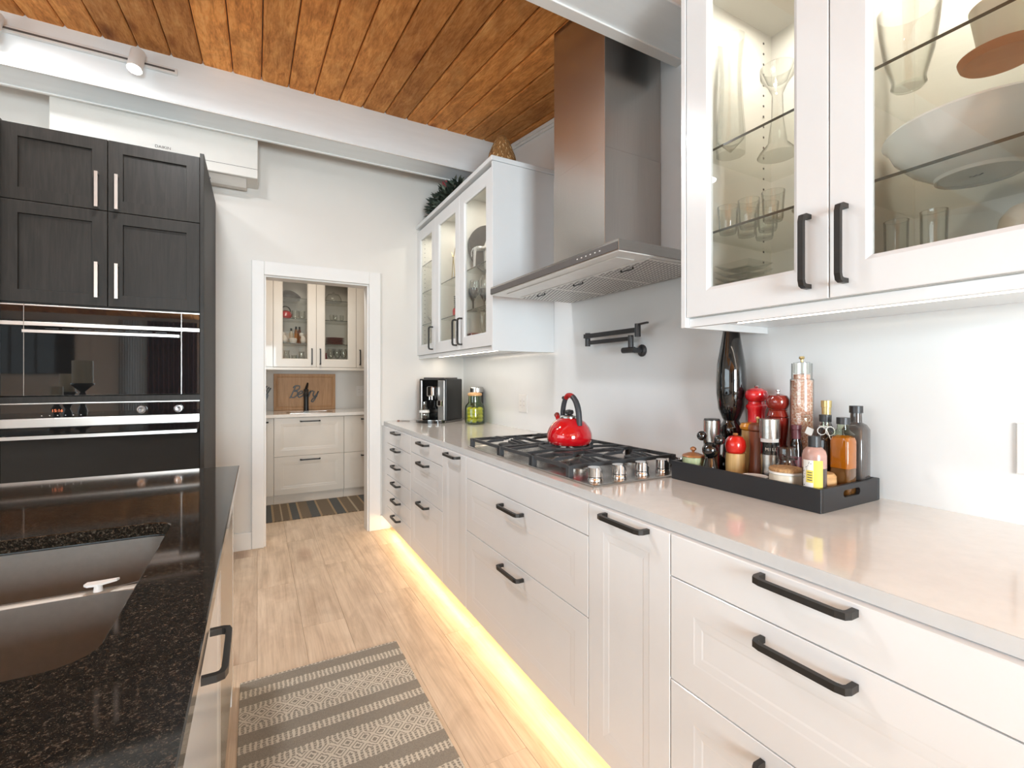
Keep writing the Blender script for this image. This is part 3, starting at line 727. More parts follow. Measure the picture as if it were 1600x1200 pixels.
# canister + lemon jar
t = empty('canister', 'dark canister with steel lid behind the green lemon jar', 'canister', (1.612, 3.585, .914))
MB().lathe([(0, .9145), (.054, .9145), (.054, 1.165)], (1.612, 3.57, 0), 32).build('body', M_darkplastic, t)
MB().lathe([(.056, 1.1655), (.056, 1.20), (.050, 1.207), (0, 1.207)], (1.612, 3.57, 0), 32).build('lid', M_steel, t)
jx, jy = 1.535, 3.44
t = empty('lemon_jar', 'green glass jar of lemons with a pale wooden lid', 'jar', (jx, jy, .914))
MB().lathe([(0, .9150), (.066, .9150), (.078, .924), (.079, 1.035), (.074, 1.062), (.052, 1.090), (.050, 1.14), (.048, 1.14), (.050, 1.089), (.072, 1.060), (.0765, 1.034), (.0755, .926), (.064, .918), (0, .918)], (jx, jy, 0), 36).build('glass_body', M_greenglass, t)
MB().lathe([(0, 1.1405), (.054, 1.1405), (.058, 1.148), (.056, 1.160), (.035, 1.167), (0, 1.168)], (jx, jy, 0), 32).build('lid', M_lid, t)
for k in range(12):
    a = k * 2.1; r = .046; zz = .946 + (k // 3) * .028
    tag(MB().sphere((jx + r * math.cos(a), jy + r * math.sin(a), zz), .025, 14, (1, 1, .8)).build('lemon_slice', M_lemon), 'yellow lemon piece packed inside the green glass jar', 'lemon', 'lemon pieces inside the green jar')

# ---------------------------------------------------------------- serving tray and everything on it
t = empty('serving_tray', 'black rectangular serving tray crowded with mills and bottles', 'tray', (1.492, .966, .914))
tx0, tx1, ty0, ty1 = 1.334, 1.650, .707, 1.225
MB().box(tx0 + .01, tx1 - .01, ty0 + .011, ty1 - .011, .9143, .9245).build('base', M_traym, t, smooth=False)
MB().box(tx0, tx0 + .01, ty0, ty1, .9143, .980, .0012).build('long_side', M_traym, t, smooth=False)
MB().box(tx1 - .01, tx1, ty0, ty1, .9143, .980, .0012).build('long_side', M_traym, t, smooth=False)
def tray_end(y0, y1):
    b_ = MB(); xa, xb = tx0 + .0105, tx1 - .0105; z0, z1 = .9143, .980; cx = (xa + xb) / 2 ; hw, hr, cz = .045, .0105, .955
    ov = []
    for i in range(20):
        a = 2 * PI * i / 20; ov.append((cx + (hw - hr) * (1 if math.cos(a) >= 0 else -1) + hr * math.cos(a), cz + hr * math.sin(a)))
    out = []
    for x, z in ov:       # matching outer loop by angle
        dx, dz = x - cx, z - cz; k = min((xb - xa) / 2 / max(abs(dx), 1e-6), ((z1 - cz) if dz > 0 else (cz - z0)) / max(abs(dz), 1e-6))
        out.append((cx + dx * k, cz + dz * k))
    for cz_, cx_ in ((z1, xa), (z1, xb), (z0, xa), (z0, xb)):
        i = min(range(20), key=lambda q: (out[q][0] - cx_) ** 2 + (out[q][1] - cz_) ** 2); out[i] = (cx_, cz_)
    b_.rings([[(x, y0, z) for x, z in out], [(x, y0, z) for x, z in ov], [(x, y1, z) for x, z in ov], [(x, y1, z) for x, z in out]], close=True)
    return b_.build('handle_end', M_traym, t, smooth=False)
tray_end(ty0, ty0 + .010); tray_end(ty1 - .010, ty1)
TZ = .925
def item(name, label, cat, x, y, parts, group=None, z=TZ):
    t = empty(name, label, cat, (x, y, z), group)
    out = []
    for pn, mt, prof in parts:
        out.append(MB().lathe(prof, (x, y, z), 32).build(pn, mt, t))
    return t, out
# tall black mill
item('pepper_mill', 'tall glossy black pepper mill reaching above the wall cabinet edge', 'pepper mill', 1.59, 1.167, [
    ('base', M_blackgloss, [(0, 0.0005), (.039, .0005), (.041, .008), (.037, .03), (.031, .075), (.029, .112), (.033, .124)]),
    ('body', M_blackgloss, [(.028, .1245), (.037, .135), (.042, .155), (.040, .175), (.030, .190), (.028, .196), (.033, .206), (.046, .240), (.053, .300), (.0535, .345), (.050, .41), (.038, .48), (.027, .55), (.022, .60)]),
    ('head', M_blackgloss, [(.020, .6005), (.026, .606), (.034, .63), (.034, .66), (.022, .685), (0, .69)])])
item('pepper_mill', 'bright red lacquered pepper mill with bulbous head', 'pepper mill', 1.60, 1.070, [
    ('body', M_red, [(0, .0005), (.036, .0005), (.037, .02), (.029, .06), (.027, .12), (.030, .18), (.029, .222), (.030, .24), (.035, .249), (.035, .257), (.029, .263), (.028, .271)]),
    ('head', M_red, [(.026, .2715), (.030, .274), (.037, .285), (.0385, .298), (.035, .310), (.022, .319), (.008, .321)]),
    ('finial', M_chrome, [(.006, .3215), (.008, .326), (.005, .330), (0, .331)])])
item('pepper_mill', 'dark oxblood pepper mill with varnished wood band and steel finial', 'pepper mill', 1.573, .973, [
    ('body', M_darkred, [(0, .0005), (.034, .0005), (.034, .03), (.027, .09), (.027, .14), (.033, .185), (.034, .222)]),
    ('collar', M_darkred, [(.030, .2225), (.034, .226), (.030, .238), (.027, .245), (.030, .250)]),
    ('head', M_darkred, [(.026, .2505), (.030, .254), (.036, .268), (.036, .284), (.028, .297), (.010, .303)]),
    ('finial', M_chrome, [(.004, .3035), (.004, .309), (.007, .312), (.007, .316), (0, .317)])])
item('pepper_mill', 'round orange-topped mill peeking out behind the brown wooden mill', 'pepper mill', 1.53, 1.048, [
    ('body', M_honey, [(0, .0005), (.030, .0005), (.030, .02), (.026, .10), (.027, .172)]),
    ('head', M_orange, [(.025, .1725), (.032, .178), (.034, .186), (.028, .197), (0, .202)])])
t_, po = item('pepper_mill', 'brown wooden pepper mill with brass finial in the middle of the tray', 'pepper mill', 1.495, .995, [
    ('body', M_walnut, [(0, .0005), (.031, .0005), (.031, .02), (.026, .07), (.025, .12), (.028, .176)]),
    ('head', M_walnut, [(.024, .1765), (.029, .180), (.030, .187), (.027, .198), (.015, .204), (.007, .205)]),
    ('finial', M_gold, [(.004, .2055), (.004, .213), (.0065, .219), (.004, .225), (0, .226)])])
# tomato mill
item('salt_mill', 'wooden mill with round tomato-red head behind the front tray edge', 'salt mill', 1.440, 1.040, [
    ('body', M_honey, [(0, .0005), (.028, .0005), (.031, .02), (.0315, .07), (.030, .10)]),
    ('head', M_tomato, [(.024, .1005), (.030, .106), (.0335, .125), (.031, .143), (.022, .156), (.008, .160)]),
    ('finial', M_rust, [(.006, .1605), (.009, .164), (.006, .168), (0, .169)])])
# black mill with round knobs on a T bar
bx_, by_ = 1.392, 1.103
t, po = item('pepper_mill', 'small black mill with ball head and two round side knobs', 'pepper mill', bx_, by_, [
    ('body', M_blackgloss, [(0, .0005), (.033, .0005), (.034, .006), (.028, .04), (.018, .078)]),
    ('head', M_blackgloss, [(.010, .0785), (.020, .084), (.0275, .098), (.0275, .112), (.020, .126), (.010, .132), (0, .133)])])
for s_, dz in ((-1, .138), (1, .145)):
    kb = MB().tube([(bx_ - .0, by_ + s_ * .016, TZ + .124), (bx_, by_ + s_ * .030, TZ + dz + .003)], .006, 10).sphere((bx_, by_ + s_ * .036, TZ + dz + .006), .0175, 16).build('side_knob', M_blackgloss, t)
item('spice_grinder', 'plain steel cylinder grinder with dark cap left of the tall black mill', 'grinder', 1.50, 1.182, [
    ('body', M_steel, [(0, .0005), (.029, .0005), (.029, .100)]), ('cap', M_steel, [(.030, .1005), (.030, .198)]), ('top', M_gunmetal, [(.029, .1985), (.027, .204), (0, .205)])])
t, po = item('spice_grinder', 'silver and black glass grinder marked MILL beside the brown mill', 'grinder', 1.472, .939, [
    ('body', M_steel, [(0, .0005), (.028, .0005), (.028, .108)]), ('glass_band', M_blackgloss, [(.0275, .1085), (.0275, .148)]),
    ('ring', M_whiteplastic, [(.0265, .1485), (.0265, .160)]), ('cap', M_steel, [(.0300, .1605), (.0300, .222), (.028, .224), (0, .224)])])
def text(s_, size, mat, name, parent, loc, rot, ext=.0004, shear=0):
    cu = bpy.data.curves.new(name, 'FONT'); cu.body = s_; cu.size = size; cu.extrude = ext; cu.align_x = 'CENTER'; cu.align_y = 'CENTER'; cu.shear = shear
    tmp = bpy.data.objects.new(name, cu); COL.objects.link(tmp); dg = bpy.context.evaluated_depsgraph_get()
    me = bpy.data.meshes.new_from_object(tmp.evaluated_get(dg)); bpy.data.objects.remove(tmp)
    me.transform(Matrix.Translation(loc) @ rot); me.materials.clear(); me.materials.append(mat)
    return link(me, name, parent)
# letters of MILL curved round the band (facing the camera)
base_a = math.atan2(-.939, -1.472)
for k, ch in enumerate('MILL'):
    a = base_a - .42 + k * .32 + .15
    text(ch, .014, M_paper, 'lettering', po[1], (1.472 + .0280 * math.cos(a), .939 + .0280 * math.sin(a), TZ + .126), Matrix.Rotation(a + PI / 2, 4, 'Z') @ Matrix.Rotation(PI / 2, 4, 'X'))
# salt in a tall glass
t, po = item('salt_shaker', 'tall clear glass mill filled with pink salt crystals', 'salt mill', 1.585, .900, [
    ('glass', M_vessel, [(.031, .001), (.0345, .003), (.0345, .352), (.0305, .356), (.0305, .405), (.029, .405), (.029, .354), (.033, .350), (.033, .006), (.028, .006), (.031, .001)]),
    ('salt', M_salt, [(0, .007), (.0320, .007), (.0320, .349), (.0, .350)]), ('upper_salt', M_salt, [(0, .3505), (.024, .3505), (.024, .368), (0, .372)]),
    ('cap', M_vessel, [(.024, .3725), (.024, .408), (.008, .411)]), ('finial', M_gold, [(.004, .4115), (.004, .418), (.009, .422), (.007, .428), (0, .429)])])
item('sauce_bottle', 'slim dark bottle with maroon foil cap in front of the pink salt', 'bottle', 1.532, .888, [
    ('body', M_darkliq, [(0, .0005), (.0185, .0005), (.0185, .125), (.0165, .145), (.0125, .158), (.0125, .160)]),
    ('label', M_maroon, [(.0188, .035), (.0190, .035), (.0190, .105), (.0188, .105), (.0188, .035)]), ('cap', M_maroon, [(.0135, .1605), (.0140, .19), (.0155, .192), (.0155, .205), (0, .206)])])
t, po = item('spice_jar', 'small clear spice jar with frosted lid and orange contents', 'jar', 1.458, .874, [
    ('glass', M_vessel, [(.020, .001), (.025, .003), (.0275, .02), (.0275, .085), (.022, .095), (.022, .102), (.0205, .102), (.0205, .093), (.026, .083), (.026, .02), (.018, .005), (.020, .001)]),
    ('spice', M_salt, [(0, .006), (.0175, .006), (.0255, .02), (.0255, .058), (0, .062)]), ('stopper', M_vessel, [(.019, .1025), (.030, .104), (.031, .130), (.028, .142), (0, .144)])])
item('dish', 'small flat white dish behind the front edge of the tray', 'dish', 1.388, .935, [
    ('foot', M_cork, [(0, .0005), (.033, .0005), (.033, .040)]), ('plate', M_white, [(.033, .0405), (.036, .0405), (.040, .046), (.0385, .0465), (.034, .0435), (0, .0435)])])
item('lidded_pot', 'round cream pot with cork lid in front of the spice jar', 'pot', 1.392, .838, [
    ('body', M_cream, [(0, .0005), (.038, .0005), (.043, .010), (.044, .062), (.042, .070)]), ('rim', M_white, [(.043, .0705), (.0455, .072), (.0455, .076), (.043, .078)]),
    ('lid', M_cork, [(0, .0785), (.044, .0785), (.045, .084), (.042, .089), (.020, .093), (0, .0935)])])
item('wooden_box', 'round pale wooden lidded box behind the yellow-label bottle', 'box', 1.460, .778, [
    ('body', M_lid, [(0, .0005), (.040, .0005), (.041, .045)]), ('lid', M_lid, [(.040, .0455), (.0425, .047), (.042, .070), (.036, .078), (0, .080)])])
# squeeze bottle
t, po = item('syrup_bottle', 'plastic bottle with black cap and yellow label at the tray front corner', 'bottle', 1.378, .748, [
    ('body', pm('brown_syrup', (.075, .05, .045), .2, var=.1, coat=.3), [(0, .0005), (.028, .0005), (.030, .006), (.030, .105)]),
    ('shoulder', pm('pale_pink_plastic', (.42, .25, .21), .25, var=.2, sc=30), [(.030, .1055), (.030, .140), (.027, .152), (.018, .163)]), ('cap', M_gunmetal, [(.0155, .1635), (.0155, .193), (0, .194)])])
a0 = math.atan2(-.748, -1.378) - .25
def arc_label(x, y, r, aa, ab, z0, z1, mat, name, parent):
    b_ = MB(); n = 10; L1 = []
    for rr, zz in ((r, z0), (r, z1), (r + .0004, z1), (r + .0004, z0)): L1.append([(x + rr * math.cos(aa + (ab - aa) * i / n), y + rr * math.sin(aa + (ab - aa) * i / n), zz) for i in range(n + 1)])
    vs = [[b_.bm.verts.new(p) for p in lp_] for lp_ in L1]
    for q in range(4):
        A, B = vs[q], vs[(q + 1) % 4]
        for i in range(n): b_.bm.faces.new((A[i], A[i + 1], B[i + 1], B[i]))
    return b_.build(name, mat, parent)
arc_label(1.378, .748, .0303, a0 - .75, a0 + .18, TZ + .035, TZ + .128, M_paper, 'label', po[0])
lb = arc_label(1.378, .748, .0303, a0 + .18, a0 + .95, TZ + .035, TZ + .128, M_yellow, 'label', po[0])
b_ = MB()
for i in range(40):
    a = a0 - .70 + random.random() * .82; z = TZ + .04 + random.random() * .083
    if abs(z - TZ - .082) < .02 and a > a0 - .5: continue
    b_.sphere((1.378 + .0309 * math.cos(a), .748 + .0309 * math.sin(a), z), .0011, 6)
b_.build('label_print', M_ink, po[0])['kind'] = 'stuff'
for k in range(4):
    arc_label(1.378, .748, .0311, a0 - .30, a0 + .08, TZ + .072 + k * .007, TZ + .0742 + k * .007, M_ink, 'label_line', po[0])
arc_label(1.378, .748, .0307, a0 - .42, a0 + .16, TZ + .066, TZ + .100, M_yellow, 'label_badge', po[0])
# bottles at the right end
item('vinegar_bottle', 'dark bottle with gold screw cap at the back of the tray', 'bottle', 1.612, .838, [
    ('body', M_darkliq, [(0, .0005), (.024, .0005), (.025, .01), (.025, .16), (.020, .195), (.0125, .215), (.0125, .238)]), ('neck_foil', M_gold, [(.0128, .2385), (.0132, .262), (.0128, .262)]), ('cap', M_gold, [(.0150, .2625), (.0150, .284), (0, .285)])])
t, po = item('vinegar_bottle', 'dark square-shouldered bottle with white string bow and paper tag', 'bottle', 1.533, .800, [
    ('body', M_darkliq, [(0, .0005), (.026, .0005), (.0275, .006), (.0275, .165), (.022, .185), (.014, .197), (.014, .205)]), ('neck', M_vessel, [(.0135, .2055), (.0135, .222)]), ('cap', M_gunmetal, [(.0165, .2225), (.0165, .244), (0, .245)])])
def loop(cx, cy, cz, r1, r2, da): return [(cx + math.sin(da) * r1 * math.cos(a), cy + math.cos(da) * r1 * math.cos(a), cz + r2 * math.sin(a)) for a in [2 * PI * i / 16 for i in range(16)]]
b_ = MB(); sx_, sy_ = 1.510, .786
b_.tube([(1.533 + .0155 * math.cos(a), .800 + .0155 * math.sin(a), TZ + .208) for a in [2 * PI * i / 16 for i in range(16)]], .0014, 6, True)
b_.tube(loop(sx_, sy_ + .012, TZ + .196, .011, .012, -.4), .0013, 6, True).tube(loop(sx_, sy_ - .012, TZ + .197, .011, .013, -.4), .0013, 6, True)
b_.tube([(sx_, sy_, TZ + .205), (sx_ - .010, sy_ - .020, TZ + .17), (sx_ - .012, sy_ - .022, TZ + .10)], .0013, 6)
b_.build('string_bow', M_paper, po[0])
MB().poly([(1.512, .830, TZ + .176), (1.512, .850, TZ + .184), (1.512, .842, TZ + .205), (1.512, .822, TZ + .198)], (.001, 0, 0)).build('paper_tag', M_paper, po[0])
# square amber bottle
def sqbottle(name, label, x, y, hw, zs, mats, rz):
    t = empty(name, label, 'bottle', (x, y, TZ))
    out = []
    for (pn, mt, prof) in mats:
        b_ = MB(); L_ = []
        for h, z, rr in prof:
            lp_ = []
            for q in range(4):
                for k in range(4):
                    a = q * PI / 2 + k * PI / 6
                    cx = (h - rr) * (1 if q in (0, 3) else -1); cy = (h - rr) * (1 if q in (0, 1) else -1)
                    vx, vy = cx + rr * math.cos(a), cy + rr * math.sin(a)
                    lp_.append((x + vx * math.cos(rz) - vy * math.sin(rz), y + vx * math.sin(rz) + vy * math.cos(rz), TZ + z))
            L_.append(lp_)
        b_.rings(L_); out.append(b_.build(pn, mt, t))
    return t, out
sqbottle('oil_bottle', 'square glass bottle of amber oil with black cap', 1.520, .7435, 0, 0, [
    ('lower_oil', M_amber2, [(.0235, .0005, .007), (.0250, .004, .007), (.0250, .092, .007)]),
    ('oil', M_amber, [(.0255, .0925, .007), (.0255, .170, .007), (.024, .182, .012), (.014, .190, .013)]),
    ('neck', M_greenglass, [(.0265, .1905, .014), (.016, .205, .0155), (.0145, .220, .0140)]), ('cap', M_gunmetal, [(.0170, .2205, .0165), (.0170, .240, .0165)])], 0)
sqbottle('oil_bottle', 'large smoky grey bottle at the back right corner of the tray', 1.602, .748, 0, 0, [
    ('body', M_smoke, [(.027, .0005, .010), (.029, .005, .010), (.029, .200, .010), (.024, .215, .015), (.0155, .222, .0152), (.0145, .250, .0142)]), ('cap', M_gunmetal, [(.0175, .2505, .017), (.0175, .272, .017)])], 0)
# green jar with knobbed wooden lid
item('sugar_pot', 'small pale green pot with knobbed wooden lid at the tray end', 'pot', 1.388, 1.173, [
    ('body', M_green, [(0, .0005), (.024, .0005), (.032, .012), (.037, .040), (.037, .072)]), ('lid', M_rust, [(.030, .0725), (.039, .0735), (.036, .079), (.018, .086), (.006, .088)]),
    ('knob', M_rust, [(.004, .0885), (.005, .093), (.011, .098), (.010, .104), (.004, .108), (0, .109)])])

# ---------------------------------------------------------------- things in the near glass cabinet
def vessel(name, label, cat, x, y, z, prof, mat=None, group=None, n=28, pn=None):
    o = MB().lathe(prof, (x, y, z), n).build(name, mat or M_vessel)
    return tag(o, label, cat, group)
def hollow(outer, th=.003):
    """outer profile (bottom to top) closed to a thin-walled cup"""
    inner = [(max(r - th, .0005), z) for r, z in outer[::-1]]
    z0 = outer[0][1] + th * 1.5
    return [(0, outer[0][1])] + outer + [q for q in inner if q[1] > z0] + [(0, z0)]
S2, S1, S0 = 2.0115, 1.7485, 1.4965
vessel('glass_vase', 'tall faceted clear glass vase on the near cabinet upper shelf, far left', 'vase', 1.36, 1.000, S2, hollow([(.045, 0), (.046, .05), (.038, .16), (.035, .26), (.044, .38)], .004), n=10)
vessel('glass_candlestick', 'clear glass candlestick with flared cup behind the faceted vase', 'candlestick', 1.50, .93, S2, [(0, 0), (.060, 0), (.056, .01), (.03, .04), (.018, .12), (.016, .2), (.028, .23), (.050, .26), (.052, .29), (.047, .29), (.03, .245), (0, .24)], n=20)
vessel('glass_bowl', 'clear footed glass bowl on the upper shelf left of the terracotta pot', 'bowl', 1.44, .555, S2, hollow([(.03, 0), (.036, .006), (.034, .02), (.05, .08), (.060, .15), (.064, .20)], .003))
# terracotta pot: saucer-like base seen from below
t = empty('plant_pot', 'terracotta pot on a wide saucer behind the right glass door', 'pot', (1.50, .405, S2))
MB().lathe([(0, 0), (.066, 0), (.070, .004), (.074, .018), (.071, .018), (.067, .007), (0, .007)], (1.50, .405, S2), 36).build('saucer', M_terra, t)
MB().lathe([(0, .0075), (.035, .0075), (.050, .11), (.054, .13), (.050, .13), (.034, .02), (0, .02)], (1.50, .405, S2), 36).build('pot', M_cream, t)
# big white bowl
t = empty('serving_bowl', 'large white porcelain bowl filling the right cabinet middle shelf', 'bowl', (1.468, .432, S1))
MB().lathe([(0, .004), (.070, .004), (.074, 0), (.078, 0), (.080, .008), (.120, .035), (.155, .075), (.168, .105), (.178, .115), (.176, .120), (.164, .112), (.150, .078), (.110, .040), (.06, .018), (0, .016)], (1.468, .432, S1), 56).build('bowl', M_white, t)
b_ = MB()
for k in range(5): b_.box(1.462 + (k % 2) * .004, 1.466 + (k % 2) * .004, .424 + k * .005, .428 + k * .005, S1 + .0030, S1 + .0038)
b_.build('maker_mark', M_greyplastic, t)
# tumblers cluster
for k, (x, y, tilt) in enumerate(((1.34, .995, 0), (1.345, .925, 0), (1.42, .985, 0), (1.425, .915, 0), (1.35, .850, 0), (1.50, .975, 0))):
    vessel('tumbler', 'short clear glass tumbler on the near cabinet middle shelf', 'glass', x, y, S1, hollow([(.024, 0), (.027, .008), (.029, .05), (.032, .088)], .0022), group='short tumblers on the near cabinet middle shelf', n=20)
t = vessel('cake_dish', 'oval ribbed glass dish on the near cabinet middle shelf', 'dish', 1.50, .775, S1, hollow([(.055, 0), (.062, .006), (.066, .03), (.090, .045), (.094, .05)], .003), n=40)
# glass plates stack (square) and dishes on the bottom
for k in range(8):
    z = S0 + k * .0195
    b_ = MB(); b_.rings([[(1.39 - h, .975 - h, z + dz), (1.39 + h, .975 - h, z + dz), (1.39 + h, .975 + h, z + dz), (1.39 - h, .975 + h, z + dz)] for h, dz in ((.040, 0), (.062, .018), (.060, .019), (.038, .003))])
    tag(b_.build('glass_plate', M_vessel, smooth=False), ('square clear glass plate at the bottom of the near cabinet stack', 'square clear glass plate second from the bottom of the stack', 'square clear glass plate third from the bottom of the stack', 'square clear glass plate fourth from the bottom of the stack', 'square clear glass plate fourth from the top of the stack', 'square clear glass plate third from the top of the stack', 'square clear glass plate second from the top of the stack', 'square clear glass plate topmost of the near cabinet stack')[k], 'plate', 'square glass plates stacked on the near cabinet floor')
vessel('glass_bowl', 'wide shallow glass bowl beside the stack of square glass plates', 'bowl', 1.48, .80, S0, hollow([(.04, 0), (.05, .006), (.085, .06), (.10, .085)], .003))
for k, (x, y) in enumerate(((1.45, .585), (1.44, .505))):
    vessel('shot_glass', ('small clear glass at the left behind the right near door', 'small clear glass at the right behind the right near door')[k], 'glass', x, y, S0, hollow([(.022, 0), (.024, .01), (.026, .18), (.027, .19)], .0025), n=20)
# woven basket at the far right of the bottom shelf
t = empty('wicker_basket', 'pale ribbed basket at the right end of the cabinet floor', 'basket', (1.46, .335, S0))
MB().lathe([(0, 0), (.055, 0), (.062, .02), (.068, .09), (.060, .135), (.045, .155), (.042, .15), (.056, .13), (.064, .09), (.058, .02), (0, .006)], (1.46, .335, S0), 36).build('basket', M_cream, t)
b_ = MB()
for k in range(6): b_.tube([(1.46 + (.064 + .002 * k * (1 if k < 4 else -1)) * math.cos(a), .335 + (.064 + .002 * k * (1 if k < 4 else -1)) * math.sin(a), S0 + .02 + k * .018) for a in [2 * PI * i / 24 for i in range(24)]], .003, 6, True)
b_.build('rib_rings', M_cream, t)
# ---------------------------------------------------------------- things in the left glass cabinet
T2, T1, T3 = 2.0275, 1.7485, 2.2655
t = empty('round_platter', 'dark round platter standing upright behind the near door of the left cabinet', 'platter', (1.465, 3.005, T2))
MB().lathe([(0, 0), (.150, .0), (.170, -.006), (.173, -.002), (.151, .005), (0, .005)], (1.465, 3.012, T2 + .1735), 48, axis='y').build('platter', M_smoke, t)
t = empty('zebra_figurine', 'white striped animal figurine on the upper shelf of the left cabinet', 'figurine', (1.335, 2.90, T2))
gx, gy, gz = 1.335, 2.90, T2
def zb(dx, dy, dz): return (gx - dy, gy + dx, gz + dz)
b_ = MB()
b_.tube([zb(0, .045, .125), zb(0, .02, .135), zb(0, -.02, .14), zb(0, -.04, .15)], [.014, .018, .017, .012], 12)
b_.tube([zb(0, -.036, .148), zb(0, -.050, .19), zb(0, -.058, .222)], [.012, .009, .007], 10)
b_.tube([zb(0, -.050, .228), zb(0, -.068, .222), zb(0, -.084, .208)], [.009, .010, .005], 10)
for dx in (-.009, .009):
    for dy in (.04, -.034): b_.tube([zb(dx, dy, .13), zb(dx, dy * 1.08, .06), zb(dx, dy * 1.12, .001)], [.007, .0045, .004], 8)
    b_.tube([zb(dx * .6, -.054, .233), zb(dx * .9, -.052, .248)], [.003, .001], 6)
fig = b_.build('body', M_white, t)
b_ = MB()
for k in range(7): b_.tube([zb(.0178 * math.cos(a), .038 - k * .012, .1335 + .0178 * math.sin(a)) for a in [2 * PI * i / 12 for i in range(12)]], .0012, 5, True)
b_.build('stripes', M_greyplastic, t)['kind'] = 'stuff'
MB().tube([zb(0, .055, .13), zb(0, .066, .105), zb(0, .064, .075)], [.003, .002, .003], 6).build('tail', M_white, t)
t = empty('ornament_heart', 'small red ornament hanging beside the animal figurine', 'ornament', (1.405, 2.86, T2))
MB().sphere((1.405, 2.86, T2 + .155), .026, 16, (1, 1, 1.25)).build('heart', M_redwax, t)
MB().tube([(1.405, 2.86, T2 + .188), (1.405, 2.86, T2 + .512)], .001, 6).build('cord', M_gunmetal, t)
wine = hollow([(.030, 0), (.029, .003), (.005, .008), (.004, .085), (.022, .10), (.036, .13), (.037, .16), (.030, .20)], .0018)
for k, (x, y, lab) in enumerate(((1.315, 2.76, 'wine glass nearest the side panel behind the near door of the left cabinet'), (1.395, 2.80, 'wine glass furthest right on the middle shelf of the left cabinet'), (1.335, 2.845, 'wine glass in front of the black goblets in the left cabinet'), (1.305, 2.925, 'wine glass leftmost behind the near door of the left cabinet'), (1.44, 2.88, 'wine glass deepest in on the middle shelf of the left cabinet'))):
    vessel('wine_glass', lab, 'glass', x, y, T1, wine, group='wine glasses on the left cabinet middle shelf', n=18)
for k, (x, y) in enumerate(((1.40, 2.975), (1.325, 2.995))):
    vessel('goblet', ('black goblet at the right of the pair in the left cabinet', 'black goblet at the left of the pair in the left cabinet')[k], 'glass', x, y, T1, [(0, 0), (.03, 0), (.03, .003), (.005, .006), (.005, .07), (.033, .12), (.032, .16), (.030, .16), (.028, .12), (0, .08)], M_darkplastic, n=18)
for k, (x, y) in enumerate(((1.31, 2.80), (1.375, 2.87), (1.39, 2.78))):
    vessel('champagne_flute', 'tall clear flute on the left cabinet floor', 'glass', x, y, S0, hollow([(.028, 0), (.027, .003), (.005, .008), (.004, .08), (.016, .11), (.024, .16), (.022, .22)], .0018), group='flutes on the left cabinet floor', n=18)
tag(MB().box(1.28, 1.35, 2.93, 3.01, S0 + .0005, S0 + .095, .004).build('red_box', M_darkred, smooth=False), 'small dark red box on the left cabinet floor behind the near door', 'box')
t = empty('red_striped_candle', 'red and black striped candle holder in the middle bay', 'candle', (1.305, 3.28, T1))
MB().lathe([(0, 0), (.020, 0), (.022, .04), (.016, .055)], (1.305, 3.28, T1), 20).build('red_base', M_red, t)
b_ = MB()
for k in range(7): b_.lathe([(.006, .056 + k * .014), (.014, .060 + k * .014), (.006, .066 + k * .014)], (1.305, 3.28, T1), 16)
b_.build('black_rings', M_darkplastic, t)['kind'] = 'stuff'
t = empty('twig_figurine', 'thin gold wire figure standing on the middle bay upper shelf', 'figurine', (1.30, 3.31, T2))
b_ = MB(); fx, fyy = 1.30, 3.31
b_.tube([(fx, fyy + .03, T2), (fx, fyy + .015, T2 + .10), (fx, fyy, T2 + .16), (fx, fyy - .04, T2 + .23)], [.003, .003, .004, .002], 6).tube([(fx, fyy - .03, T2), (fx, fyy - .015, T2 + .10), (fx, fyy, T2 + .16), (fx, fyy + .03, T2 + .21)], [.003, .003, .004, .002], 6)
b_.build('wire_body', M_gold, t)
vessel('decanter', 'small clear decanter on the far bay floor of the left cabinet', 'decanter', 1.315, 3.83, S0, hollow([(.03, 0), (.034, .02), (.034, .10), (.012, .14), (.012, .19), (.016, .2)], .002), n=18)
vessel('glass_bowl', 'shallow grey glass bowl on the far bay middle shelf', 'bowl', 1.37, 3.88, T1, hollow([(.03, 0), (.05, .02), (.085, .07)], .002), n=24)
tag(MB().box(1.31, 1.36, 3.83, 3.842, T2 + .0003, T2 + .11, .002).build('photo_frame', M_steel, smooth=False), 'small grey photo frame on the far bay upper shelf', 'frame')

# ---------------------------------------------------------------- on top of the left cabinet
CT = 2.6165
t = empty('straw_tree', 'cone-shaped straw tree on top of the left wall cabinet', 'ornament', (1.43, 2.765, CT))
MB().lathe([(0, .0005), (.118, .0005), (.110, .06), (.085, .15), (.050, .24), (.022, .275), (0, .282)], (1.43, 2.765, CT), 28).build('cone_core', M_straw, t)
bm_ = MB()
bm_2 = MB()
for k in range(2000):
    h = random.random() ** 1.25; z = .008 + h * .265
    R_ = .118 * (1 - h) ** .62 + .016 * h
    a = random.random() * 2 * PI; L_ = .030 + random.random() * .035
    p = Vector((1.43 + R_ * math.cos(a), 2.765 + R_ * math.sin(a), CT + z)); n_ = Vector((math.cos(a), math.sin(a), 0)); tt = Vector((-math.sin(a), math.cos(a), 0))
    q = p + Vector((0, 0, -L_)) + n_ * (.010 + random.random() * .016) + tt * random.uniform(-.008, .008)
    q.z = max(q.z, CT + .001)
    B_ = bm_2 if k % 3 == 0 else bm_
    B_.bm.faces.new((B_.bm.verts.new(p + tt * .0036), B_.bm.verts.new(p - tt * .0036), B_.bm.verts.new(q)))
bm_.build('straw_tufts', M_straw, t, smooth=False)['kind'] = 'stuff'; bm_2.build('pale_straw_tufts', M_straw2, t, smooth=False)['kind'] = 'stuff'
